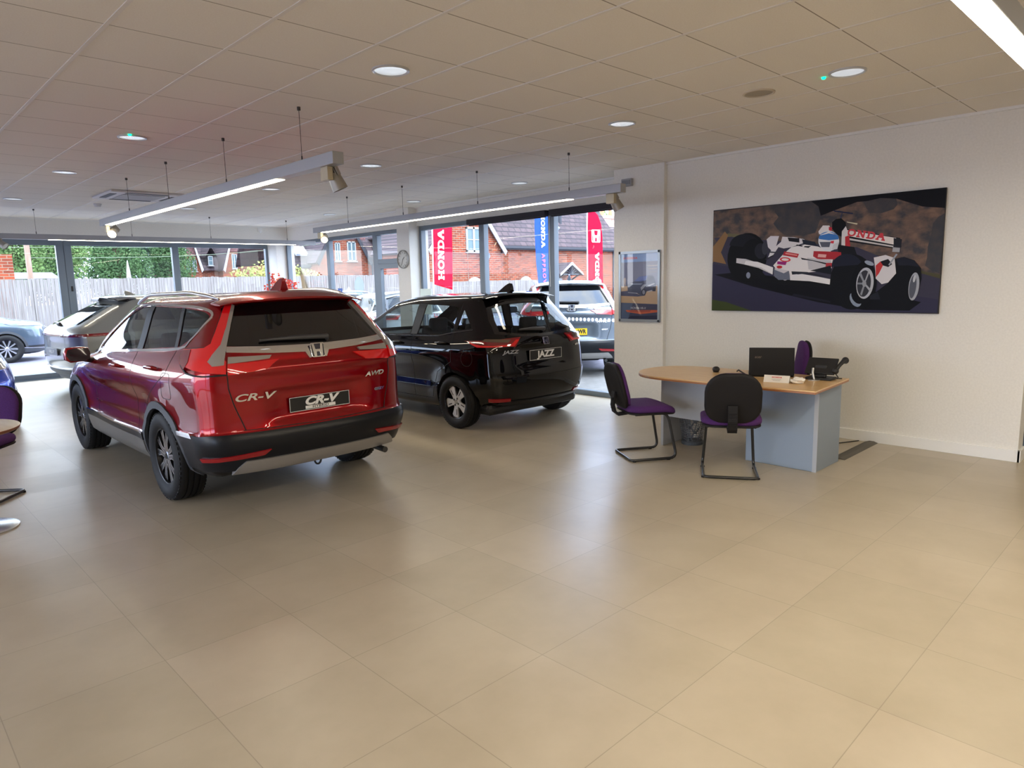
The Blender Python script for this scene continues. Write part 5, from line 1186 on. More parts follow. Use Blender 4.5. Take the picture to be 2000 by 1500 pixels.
    vs = []; nx = 14; prof = [(.10, .004), (-.04, .006), (-.19, -.02), (-.195, -.034), (-.05, -.045), (.06, -.03)]
    for i in range(nx+1):
        x = -.60+1.2*i/nx; e = abs(x)/.60; q, n = c.hit(TOP, x*.88, .25)
        for a, b in prof: vs.append((x, .12+a+.06*e*e, q.z+b-.02*e**3))
    m_ = len(prof); fs = [(i*m_+k, i*m_+(k+1) % m_, (i+1)*m_+(k+1) % m_, (i+1)*m_+k) for i in range(nx) for k in range(m_)]+[tuple(range(m_))[::-1], tuple(nx*m_+k for k in range(m_))]
    MB().add(vs, fs).build('roof_spoiler', GLOSSBLK, r, smooth=50)
    q, n = c.hit(TOP, 0, .40); fin(r, .40, q.z-.004, 1.0, c.paint)
    p, n = c.pt(REAR, 0, .70, .004); plate(r, (0, p.y-.012, .70), .50, .112, mat('plate_grey', (.35, .37, .40), .4), True, 'HR-V', .085, TXTW, 0, xs=1.2)
    WS = [(-.60, 1.12), (.60, 1.12), (.50, 1.45), (-.50, 1.45)]
    c.decal('windscreen', CARGLASS, WS, FRONT, .003, .06, base=-.002)
    c.finish([RD, FD], [(0, .345, .38, .58), (2.61, .345, .38, .58)], GL, WS, low=.40)
    for x, y, sd in ((-.78, 0, -1), (-.78, 2.61, -1), (.78, 0, 1), (.78, 2.61, 1)): wheel(r, x, y, .345, .225, .225, 'std', sd)
    MB().box(-.72, .72, -.6, 3.1, .19, .32).build('underbody', BLACKPL, r, bevel=.05)
    cabin(r, .70, -.3, 2.2, .34, .90); seats(r, ((.25, (-.36, .36)), (1.1, (-.36, .36))), 1.14)
    return c
hs = thing('silver_coupe_suv', 'silver beige coupe style SUV seen from its rear corner behind the red car', 'car', (3.27, 13.28, 0), -1.47)
make_coupe(hs, SILV)
o = copy_tree(hs, None, {'silver_paint': BLUG}); tag(o, 'blue grey SUV parked outside beyond the glass at the far left with its front showing', 'car'); o.name = 'bluegrey_coupe_suv'
o.location = (.42, 21.8, -.03); o.rotation_euler = (0, 0, -1.75)
hb = [x for x in C.objects if x.name == 'black_hatchback'][0]
for nm, lab, pt_, loc_, rz in (('blue_hatchback', 'bright blue car cut by the left edge of the picture behind the purple chair', BLUEP, (.64, 13.25, 0), PI),
                           ('white_car_shape', 'white car shape standing in for a pale outline behind the roof of the black hatchback', WHT, (8.95, 12.6, -.03), -.2),  # hatchback copy stands in for a pale outline above the black roof
                           ('pale_hatchback', 'pale silver car parked outside seen through the glass door', mat('pale_paint', (.55, .60, .64), .25, .3, 1), (10.4, 17.3, -.03), -.3)):
    o = copy_tree(hb, None, {'black_paint': pt_}, ('badge', 'number_plate', 'mirror_housing') if nm == 'blue_hatchback' else ('badge', 'number_plate')); tag(o, lab, 'car'); o.name = nm; o.location = loc_; o.rotation_euler = (0, 0, rz)
# ================================================================ OUTSIDE
GR = mat('asphalt', '747080', .9, fn=noisecol(9, '6c6977', '7d7a89', bump=.1))
o = bx('floor_outside', GR, -60, 90, -40, 110, -.16, -.03); struct(o)
struct(bx('floor_paving', mat('paving', 'a5a3a0', .9, fn=brickfn('878583', '7b7977', '686664', .2, .1, .006, 'xy', noise=(3, .85))), 7.81, 10.2, 4, 15.9, -.06, -.025))
struct(bx('floor_paving', mat('paving'), -8, 10.2, 15.9, 17.6, -.06, -.025))
BR = mat('brick', (.5, .2, .1), .9, fn=brickfn('9a4424', '6a2a16', '8a7462', .36, .115, .014, 'xz', noise=(2.5, .72), bump=.2))
BR2 = mat('brick_pink', (.5, .2, .1), .9, fn=brickfn('8e4226', '662c18', '84705f', .36, .115, .014, 'xz', noise=(2.5, .75), bump=.2))
RT = mat('roof_tile', (.3, .2, .2), .9, fn=brickfn('574749', '473b40', '2b2429', .34, .17, .02, 'xz', noise=(1.5, .75), bump=.5))
RT2 = mat('roof_tile_red', (.3, .2, .2), .9, fn=brickfn('8c6460', '7a5452', '4c3a3c', .34, .17, .02, 'xz', noise=(1.5, .75), bump=.5))
TW = mat('trim_white', 'a2a4a4', .6); TD = mat('trim_dark', '2f3138', .7); WG = mat('house_glass', (.10, .15, .17), .3, 0, spec=.3)
SLOPE = mat('slope_tile', (.3, .2, .2), .9, fn=brickfn('574749', '473b40', '2d262b', .5, .24, .025, 'xy', noise=(1.5, .75), bump=.5))
def hwin(h, x0, x1, z0, z1, y, nx=2, nz=1):
    o = h.location; x0 -= o.x; x1 -= o.x; y -= o.y; fr = (x1-x0)*.07+.02
    g = MB().box(x0, x1, y-.06, y+.03, z0, z0+fr).box(x0, x1, y-.06, y+.03, z1-fr, z1)
    for k in range(nx+1):
        xc = x0+(x1-x0)*k/nx; w = fr if k in (0, nx) else fr*1.2; a = min(max(xc-w/2, x0), x1-w); g.box(a, a+w, y-.06, y+.03, z0, z1)
    for k in range(1, nz+1):
        zc = z0+(z1-z0)*k/(nz+1); g.box(x0, x1, y-.04, y+.02, zc-.02, zc+.02)
    g.box(x0-.06, x1+.06, y-.12, y+.03, z0-.06, z0)
    w = g.build('window', TW, h); MB().box(x0+.01, x1-.01, y-.01, y+.01, z0+.01, z1-.01).build('pane', WG, w)
def gable(h, x0, x1, zf, za, y, d, wm, rm, ov=.35, z0=-.1, xa=None, tile=None, barge=TW):
    o = h.location; x0 -= o.x; x1 -= o.x; y -= o.y; xa = (x0+x1)/2 if xa is None else xa-o.x
    P = [(x0, z0), (x1, z0), (x1, zf), (xa, za), (x0, zf)]
    MB().prism([(a, b) for a, b in P], Matrix(((1, 0, 0, 0), (0, 0, -1, y+d), (0, 1, 0, 0), (0, 0, 0, 1))), d).build('wall', wm, h)
    for s, xe in ((-1, x0), (1, x1)):
        dx = xe-xa; dz = zf-za; L = math.hypot(dx, dz); ux, uz = dx/L, dz/L; nx_, nz_ = -uz*s, ux*s
        e = (xe+ux*ov, zf+uz*ov); t = .12
        vs = []
        for yy in (y-.25, y+d): vs += [(xa, yy, za), (e[0], yy, e[1]), (e[0]+nx_*t, yy, e[1]+nz_*t), (xa, yy, za+t*1.4)]
        MB().add(vs, [(0, 1, 2, 3), (4, 7, 6, 5), (0, 4, 5, 1), (1, 5, 6, 2), (2, 6, 7, 3), (3, 7, 4, 0)]).build('roof', rm, h)
        vs = [(xa, y-.30, za+.16), (e[0], y-.30, e[1]+.1), (e[0]-nx_*.16, y-.30, e[1]-.12), (xa, y-.30, za-.12)]
        MB().add(vs+[(a, b+.06, c) for a, b, c in vs], [(0, 1, 2, 3), (4, 7, 6, 5), (0, 4, 5, 1), (1, 5, 6, 2), (2, 6, 7, 3), (3, 7, 4, 0)]).build('bargeboard', barge, h)
    if tile:
        zt = tile; k = (za-zt)/(za-zf); P = [(xa+(x0-xa)*k, zt), (xa+(x1-xa)*k, zt), (xa, za)]
        MB().prism(P, Matrix(((1, 0, 0, 0), (0, 0, -1, y), (0, 1, 0, 0), (0, 0, 0, 1))), .05).build('tile_hanging', RT2, h)
def wing(h, x0, x1, ze, zr, y, d, wm, rm, z0=-.1, gut=True):
    o = h.location; x0 -= o.x; x1 -= o.x; y -= o.y
    MB().box(x0, x1, y, y+d, z0, ze).build('wall', wm, h)
    vs = [(x0, y-.35, ze-.15), (x1, y-.35, ze-.15), (x1, y+d*.6, zr), (x0, y+d*.6, zr)]
    MB().add(vs+[(a, b, c+.14) for a, b, c in vs], [(0, 1, 2, 3), (4, 7, 6, 5), (0, 4, 5, 1), (1, 5, 6, 2), (2, 6, 7, 3), (3, 7, 4, 0)]).build('roof', rm, h)
    vs = [(x0, y+d*.6, zr), (x1, y+d*.6, zr), (x1, y+d+.3, ze), (x0, y+d+.3, ze)]
    MB().add(vs+[(a, b, c+.14) for a, b, c in vs], [(0, 1, 2, 3), (4, 7, 6, 5), (0, 4, 5, 1), (1, 5, 6, 2), (2, 6, 7, 3), (3, 7, 4, 0)]).build('roof', rm, h)
    if gut: MB().box(x0, x1, y-.42, y-.30, ze-.20, ze-.06).build('gutter', TD, h); MB().box(x0, x1, y-.30, y+.02, ze-.26, ze-.18).build('soffit', TD, h)
# right hand cottage
h = thing('brick_house', 'red brick house with a long tiled roof and small gabled porch behind the banners', 'house', (30, 28.6, 0))
gable(h, 22.0, 27.05, 3.5, 6.6, 28.6, 5, BR, RT); wing(h, 27.05, 38.6, 3.72, 8.6, 29.0, 6.5, BR, SLOPE)
hwin(h, 24.50, 25.58, 3.27, 4.58, 28.6, 2, 1)
for x0, x1 in ((24.45, 25.6), (28.97, 29.8)):
    c_ = (x0+x1)/2-30; g = MB(); g.prism([(c_-.55, 1.2), (c_+.55, 1.2)]+arc(c_, 1.35, .58, 20, 160, 8), Matrix(((1, 0, 0, 0), (0, 0, -1, .02 if x0 < 27 else .40), (0, 1, 0, 0), (0, 0, 0, 1))), .06); w = g.build('window', TW, h)
g = MB(); g.tube([(-2.55, .05, 3.45), (-2.62, .3, 3.38), (-3.0, .32, 3.2), (-3.05, .34, 1.0), (-3.05, .34, 0)], .05, 8); g.build('downpipe', TD, h, smooth=60)
g = MB(); g.tube([(7.75, .33, 3.5), (7.80, .36, 3.3), (7.80, .38, 0)], .05, 8); g.build('downpipe', TD, h, smooth=60)
# porch
for s in (-1, 1):
    a = (2.06, 2.58); b = (2.06+s*1.04, 1.92); vs = []
    for yy in (-.9, .4): vs += [(a[0], yy, a[1]), (b[0], yy, b[1]), (b[0], yy, b[1]+.1), (a[0], yy, a[1]+.12)]
    MB().add(vs, [(0, 1, 2, 3), (4, 7, 6, 5), (0, 4, 5, 1), (1, 5, 6, 2), (2, 6, 7, 3), (3, 7, 4, 0)]).build('porch_roof', RT, h)
    vs = [(a[0], -.96, a[1]+.14), (b[0], -.96, b[1]+.12), (b[0], -.96, b[1]), (a[0], -.96, a[1]-.02)]
    MB().add(vs+[(p, q_+.05, w) for p, q_, w in vs], [(0, 1, 2, 3), (4, 7, 6, 5), (0, 4, 5, 1), (1, 5, 6, 2), (2, 6, 7, 3), (3, 7, 4, 0)]).build('porch_bargeboard', TW, h)
    MB().tube([(2.06+s*.75, -.85, 1.98), (2.06+s*.75, .35, 1.35)], .05, 6).build('porch_bracket', TD, h)
g = MB(); g.box(1.3, 2.66, -.92, -.84, 1.95, 2.03)
for k in range(-3, 4): g.tube([(2.06, -.88, 2.0), (2.06+.15*k, -.88, 2.52-.11*abs(k))], .025, 5)
g.build('porch_frame', TD, h); MB().box(1.35, 2.6, .36, .42, 0, 1.78).build('house_door', TW, h); MB().box(1.45, 2.5, .33, .37, .9, 1.65).build('pane', WG, h)
MB().tube([(3.62, 1.4, 4.5), (3.62, 1.4, 6.3)], .12, 10).build('roof_vent', TD, h)
g = MB(); g.add([(2.0, .9, 4.75), (2.9, .9, 4.75), (2.9, 1.75, 5.35), (2.0, 1.75, 5.35)]+[(2.0, .75, 4.87), (2.9, .75, 4.87), (2.9, 1.6, 5.47), (2.0, 1.6, 5.47)], [(0, 1, 2, 3), (4, 7, 6, 5), (0, 4, 5, 1), (1, 5, 6, 2), (2, 6, 7, 3), (3, 7, 4, 0)]); g.build('roof_window', mat('skylight', (.55, .68, .75), .1, .2), h)
g = MB(); g.lathe([(0, .0), (.15, .02), (.26, .08), (.25, .09), (.14, .035), (0, .02)], T(-4.45, -.35, 3.05) @ R(PI/2, 'X') @ R(-.6, 'Y'), 20); g.tube([(-4.45, -.35, 3.05), (-4.45, 0, 2.95)], .02, 6); g.tube([(-4.45, -.35, 2.95), (-4.75, -.6, 2.95)], .015, 6); g.sph((-4.77, -.62, 2.95), .04, 8, 6); g.build('satellite_dish', mat('dish_grey', '6c6f78', .6), h, smooth=50)
h = thing('white_cottage', 'white rendered house end beside the red brick house behind the grey car', 'house', (41.4, 30.2, 0)); MB().box(-2.2, 2, 0, 5, 0, 3.4).build('wall', mat('render_white', 'e6e8ea', .8), h); MB().add([(-2.4, -.3, 3.3), (2.2, -.3, 3.3), (2.2, 2.5, 5.4), (-2.4, 2.5, 5.4), (-2.4, -.3, 3.42), (2.2, -.3, 3.42), (2.2, 2.5, 5.52), (-2.4, 2.5, 5.52)], [(0, 1, 2, 3), (4, 7, 6, 5), (0, 4, 5, 1), (1, 5, 6, 2), (2, 6, 7, 3), (3, 7, 4, 0)]).build('roof', RT, h)
h = thing('brick_chimney', 'weathered brick chimney stack beyond the roof end at the top right of the window', 'chimney', (48.2, 37.5, 0)); MB().box(-1.2, .8, -.6, .6, 4.0, 6.7).box(-1.3, .9, -.7, .7, 6.7, 6.95).build('stack', mat('old_brick', 'b08a7a', .95, fn=noisecol(4, '9c7060', 'cbb4a4')), h); MB().box(-1.6, 1.4, -.8, .8, 0, 4.2).build('wall', BR2, h); 
for k in (-.8, .3): MB().lathe([(.2, 0), (.16, .5), (.18, .52)], T(k, 0, 6.95), 12).build('chimney_pot', mat('pot_clay', 'c07a5a', .9), h)
# middle house
h = thing('brick_house', 'orange brick gabled house with two white upstairs windows behind the fence left of the clock', 'house', (24, 40, 0))
gable(h, 21.95, 25.65, 3.32, 6.4, 40, 6, BR, RT, tile=None, barge=TD)
wing(h, 19.9, 22.0, 3.05, 8.0, 41.2, 6, BR2, SLOPE); wing(h, 25.6, 31.5, 3.55, 8.2, 41.0, 6, BR2, SLOPE)
hwin(h, 23.22, 23.60, 3.2, 4.36, 40, 2, 1); hwin(h, 24.12, 24.76, 3.2, 4.46, 40, 2, 1)
MB().box(-1.92, 1.5, -.05, .0, 4.55, 4.75).build('tile_band', RT2, h)
g = MB(); g.box(3.2, 3.9, .2, 1.4, 3.75, 4.85); g.build('dormer_wall', BR2, h); hwin(h, 27.22, 27.88, 3.8, 4.8, 40.19, 2, 1)
for s in (-1, 1):
    vs = [(3.55, -.1, 5.5), (3.55+s*.75, -.1, 4.7), (3.55+s*.75, 1.8, 4.7), (3.55, 1.8, 5.5)]
    MB().add(vs+[(a, b, c+.1) for a, b, c in vs], [(0, 1, 2, 3), (4, 7, 6, 5), (0, 4, 5, 1), (1, 5, 6, 2), (2, 6, 7, 3), (3, 7, 4, 0)]).build('dormer_roof', RT, h)
vs = [(-3.1, .72, 3.55), (-2.35, .72, 3.55), (-2.35, 1.25, 4.05), (-3.1, 1.25, 4.05)]
MB().add(vs+[(a, b-.12, c+.12) for a, b, c in vs], [(0, 1, 2, 3), (4, 7, 6, 5), (0, 4, 5, 1), (1, 5, 6, 2), (2, 6, 7, 3), (3, 7, 4, 0)]).build('roof_window', mat('skylight'), h)
g = MB(); g.tube([(1.72, -.08, 3.25), (1.95, -.05, 3.1), (1.95, -.05, 0)], .06, 8); g.build('downpipe', TD, h, smooth=60)
# left houses
h = thing('brick_house', 'red brick house with two steep tile hung gables seen through the left glass wall', 'house', (23.5, 60, 0))
gable(h, 20.47, 22.25, 3.3, 6.6, 60, 7, BR, RT, tile=4.3, barge=TW, ov=.2); gable(h, 24.0, 26.6, 3.3, 7.4, 60, 7, BR, RT, tile=4.75, barge=TW, ov=.2)
wing(h, 22.2, 24.1, 3.33, 8.4, 61, 7, BR2, SLOPE, gut=False); wing(h, 26.5, 30.5, 3.64, 8.8, 61, 7, BR2, SLOPE)
for x0, x1 in ((21.0, 21.35), (21.5, 21.85)): hwin(h, x0, x1, 3.1, 4.1, 60, 2, 1)
for x0, x1 in ((24.82, 25.28), (25.6, 26.08)): hwin(h, x0, x1, 3.3, 4.55, 60, 2, 1)
hwin(h, 23.05, 23.45, 3.6, 4.4, 60.6, 1, 1)
for s in (-1, 1):
    vs = [(-.25, .3, 5.2), (-.25+s*.5, .3, 4.3), (-.25+s*.5, 2.3, 4.3), (-.25, 2.3, 5.2)]
    MB().add(vs+[(a, b, c+.1) for a, b, c in vs], [(0, 1, 2, 3), (4, 7, 6, 5), (0, 4, 5, 1), (1, 5, 6, 2), (2, 6, 7, 3), (3, 7, 4, 0)]).build('dormer_roof', RT, h)
h = thing('outbuilding', 'small brick chimney and low grey roof just above the fence at the left edge', 'house', (4.75, 33, 0)); MB().box(-1.2, .35, 0, 1, 0, 3.15).build('chimney', BR, h); MB().add([(.35, 0, 2.2), (1.9, 0, 2.2), (1.6, 0, 2.45), (.35, 0, 2.45), (.35, 1, 2.2), (1.9, 1, 2.2), (1.6, 1, 2.45), (.35, 1, 2.45)], [(0, 1, 2, 3), (4, 7, 6, 5), (0, 4, 5, 1), (1, 5, 6, 2), (2, 6, 7, 3), (3, 7, 4, 0)]).build('roof', mat('lead_grey', '8d8d90', .8), h)
# fences
FW = mat('fence_wood', '75706e', .95, fn=noisecol(3, '69635f', '8a8682', 8, stretch=(6, 6, .35)))
def fence(name, lab, xa, xb, y, zt, bw, seed):
    random.seed(seed); r = thing(name, lab, 'fence', ((xa+xb)/2, y, 0)); cx = (xa+xb)/2; x = xa; 
    while x < xb-.05:
        x1 = min(x+2.95, xb); g = MB(); k = x
        while k < x1-.02:
            w = min(bw, x1-k); dz = random.uniform(-.015, .015); dy = random.uniform(0, .012)
            g.box(k-cx+.004, k-cx+w-.004, dy-.02, dy, .02, zt+dz); k += w
        g.box(x-cx, x1-cx, .0, .05, .4, .48); g.box(x-cx, x1-cx, .0, .05, zt-.35, zt-.27)
        g.build('board_panel', FW, r, weld=False); x = x1
    x = xa
    while x <= xb+.01: MB().box(x-cx-.04, x-cx+.04, .05, .13, 0, zt+.03).build('fence_post', FW, r); x += 2.95
fence('wooden_fence', 'tall pale weathered wooden fence running behind the parked cars at left', -13, 20.6, 27.5, 2.09, .105, 1)
fence('picket_fence', 'lower grey picket fence in front of the brick house at right', 20.75, 28.9, 27.5, 1.70, .16, 2)
# pole, wires
r = thing('utility_pole', 'wooden utility pole in front of the trees at the left', 'pole', (5.1, 30, 0)); MB().tube([(0, 0, 0), (0, 0, 7.5)], [.095, .08], 12).build('post', mat('pole_wood', '8a6e5f', .9, fn=noisecol(4, '7c6153', '9c8575', stretch=(3, 3, .3))), r, smooth=60)
for n_, a, b in ((1, (-10, 31, 3.62), (14, 33, 3.6)), (2, (5.1, 30.2, 2.9), (20, 36, 4.0))):
    r = thing('overhead_wire', 'thin overhead wire crossing level in front of the trees' if n_ == 1 else 'thin overhead wire rising to the right across the trees', 'wire', a); b = Vector(b)-Vector(a)
    MB().tube([b*(k/8)+Vector((0, 0, -.25*math.sin(PI*k/8))) for k in range(9)], .012, 5).build('strand', mat('wire_grey', '6a7560', .7), r)
r = thing('white_parasol', 'small closed white parasol showing above the fence', 'parasol', (9.15, 33, 0)); MB().lathe([(.10, 1.5), (.12, 1.9), (.07, 2.5), (.02, 2.9), (0, 2.95)], n=10).build('canopy', TW, r, smooth=50); MB().tube([(0, 0, 0), (0, 0, 2.9)], .02, 6).build('pole', TW, r)
# greenery
def leafm(n, c1, c2): return mat(n, c1, .8, fn=noisecol(.9, c1, c2, 3))
LG = [leafm('leaf_bright', '3c5c2c', '6a8648'), leafm('leaf_mid', '2c4826', '4a6a38'), leafm('leaf_dark', '1a2e20', '30482f'), leafm('leaf_yellow', '7a8a44', '9c9a54')]
def crown(r, blobs, n, size, m, seed, nm='foliage'):
    random.seed(seed); g = MB()
    tot = sum(b[3]*b[5] for b in blobs)
    for (cx, cy, cz, rx, ry, rz) in blobs:
        k = int(n*rx*rz/tot)
        for _ in range(k):
            while 1:
                d = Vector((random.uniform(-1, 1), random.uniform(-1, 1), random.uniform(-1, 1)))
                if .25 < d.length < 1: break
            p = Vector((cx+d.x*rx, cy+d.y*ry, cz+d.z*rz)); s = size*random.uniform(.6, 1.4)
            a = Vector((random.gauss(0, 1), random.gauss(0, .6), random.gauss(0, 1))).normalized()*s; b = a.cross(Vector((random.gauss(0, .5), 1, random.gauss(0, .5)))).normalized()*s*.6
            g.add([p-a, p+b, p+a, p-b], [(0, 1, 2, 3)])
    return g.build(nm, m, r, weld=False)
def tree(lab, x, y, h, w, m, seed, n=2600, size=.20, cz=None):
    r = thing('leafy_tree', lab, 'tree', (x, y, 0), 0, 'trees beyond the fence'); random.seed(seed*3)
    bl = [(random.uniform(-w, w)*.55, random.uniform(-1, 1), random.uniform(2.2, h*.9), w*random.uniform(.35, .6), w*.5, h*random.uniform(.12, .22)) for _ in range(9)]+[(0, 0, h*.6, w*.7, w*.6, h*.36)]
    crown(r, bl, n, size, m, seed); MB().tube([(0, 0, 0), (.1, 0, h*.35), (-.1, 0, h*.75)], [.28, .2, .07], 8).build('trunk', mat('bark', '5c4a3c', .95), r, smooth=60)
tree('bright green tree left of the utility pole', 5.9, 38, 6.0, 1.7, LG[0], 1, 14000, .062)
tree('bright green tree right of the utility pole', 8.3, 41, 6.2, 1.9, LG[0], 2, 14000, .062)
tree('dark green tree towering behind the double door post', 10.2, 52, 9.5, 2.4, LG[2], 3, 14000, .075)
tree('mid green tree right of the double door post', 11.9, 45, 8.0, 1.9, LG[1], 4, 14000, .07)
tree('dark green tree in the middle of the left glass pane', 14.6, 53, 9.0, 2.5, LG[2], 5, 14000, .08)
tree('mid green bushy tree left of the steep gabled house', 15.4, 47, 6.6, 1.5, LG[1], 6, 10000, .065)
tree('dark green tree touching the steep gabled house', 18.9, 57, 8.6, 1.5, LG[2], 7, 10000, .08)
tree('bright green tree top beside the brick chimney at the top right of the window', 56, 46, 10.5, 2.2, LG[0], 8, 4000, .14)
r = thing('garden_hedge', 'yellow green hedge in front of the steep gabled house', 'hedge', (15.6, 33, 0)); crown(r, [(0, 0, .4, 2.6, .5, .5), (-1.2, 0, 1.9, 1.1, .5, .75), (-.2, 0, 2.2, 1.0, .5, .8), (1.0, 0, 2.1, 1.0, .5, .7), (1.9, 0, 1.9, .8, .5, .7), (0, 0, 1.2, 2.5, .5, 1.1)], 3600, .07, LG[3], 11)
# banners
FR = translucent('banner_red', 'e8203f', .4); FB = translucent('banner_blue', '3c5fae', .4); PINK = mat('banner_pink', 'e0506a', .7)
def banner(name, lab, pos, P, m, pole, rz=0, wave=.04, ph_=0):
    r = thing(name, lab, 'flag', pos, rz); bm = bmesh.new(); vs = [bm.verts.new((x, 0, z)) for x, z in P]; f = bm.faces.new(vs)
    for ax in (0, 2):
        lo = min(v.co[ax] for v in bm.verts); hi = max(v.co[ax] for v in bm.verts); n = int((hi-lo)/.08)+1
        for k in range(1, n):
            co = [0, 0, 0]; no = [0, 0, 0]; co[ax] = lo+(hi-lo)*k/n; no[ax] = 1
            bmesh.ops.bisect_plane(bm, geom=bm.verts[:]+bm.edges[:]+bm.faces[:], plane_co=co, plane_no=no)
    for v in bm.verts: v.co.y = wave*math.sin(v.co.x*7+v.co.z*1.3+ph_)
    me = bpy.data.meshes.new('cloth'); bm.to_mesh(me); bm.free(); me.materials.append(m); cl = link('cloth', me, r, 60); s = cl.modifiers.new('s', 'SOLIDIFY'); s.thickness = .004
    MB().tube(pole, .018, 8).build('pole', mat('pole_grey', 'c3c6cc', .4, .5), r, smooth=60)
    MB().lathe([(.22, 0), (.22, .03), (.04, .06), (.03, .2), (0, .2)], T(pole[0][0], 0, 0), 20).build('base_weight', BLACKPL, r)
    return r
r = banner('hanging_banner', 'red banner with large white lettering hanging nearest the white column', (11.2, 14, -.03), [(-.33, 1.66), (.28, 1.50), (.36, 3.5), (-.26, 3.42)], FR, [(-.36, 0, 0), (-.29, 0, 3.6)], 0, .01)
g = MB(); slab(g, 'HONDA', FACE((.01, -.022, 1.76), (.03, 0, 1), (-1, 0, .03)), .195, .003); g.build('lettering', TXTW, r)
r = banner('feather_banner', 'tall blue feather banner with white and pink lettering behind the window mullion', (14.95, 14, -.03), [(-.10, .75), (.20, .75), (.30, 1.6), (.33, 3.4), (.22, 4.3), (-.05, 4.8), (-.30, 4.2), (-.34, 3.2), (-.30, 2.2)], FB, [(.34, 0, 0), (.36, 0, 3.4), (.22, 0, 4.4), (-.05, 0, 4.82)], 0, .01)
g = MB(); slab(g, 'HONDA', FACE((-.10, -.02, 3.62), (0, 0, -1), (1, 0, 0)), .155, .003); hmark(g, FACE((-.02, -.02, 3.80), (1, 0, 0), (0, 0, 1)), .20, d=.003); g.build('lettering', TXTW, r)
text_mesh('APPROVED', .17, FACE((0, -.024, 1.88), (.06, 0, -1), (1, 0, .06)), PINK, 'small_lettering', r, .001, 0, .006, 1, spacing=1.5)
r = banner('feather_banner', 'tall red feather banner with white emblem and lettering behind the grey car', (17.35, 14, -.03), [(-.36, .6), (.36, .6), (.36, 3.0), (.30, 3.4), (.12, 3.68), (-.20, 3.86), (-.38, 3.88)], FR, [(-.40, 0, 0), (-.40, 0, 3.3), (-.38, 0, 3.9)], 0, .012)
g = MB(); slab(g, 'HONDA', FACE((.15, -.024, 1.28), (0, 0, 1), (-1, 0, 0)), .195, .003, gap=.06); hmark(g, FACE((.0, -.024, 3.02), (1, 0, 0), (0, 0, 1)), .44, d=.003); g.build('lettering', TXTW, r)
for x, y, z, lab in ((27.9+.9, 28.55, 3.5, 'round white wall lamp under the eaves left of the blue banner'),): pass
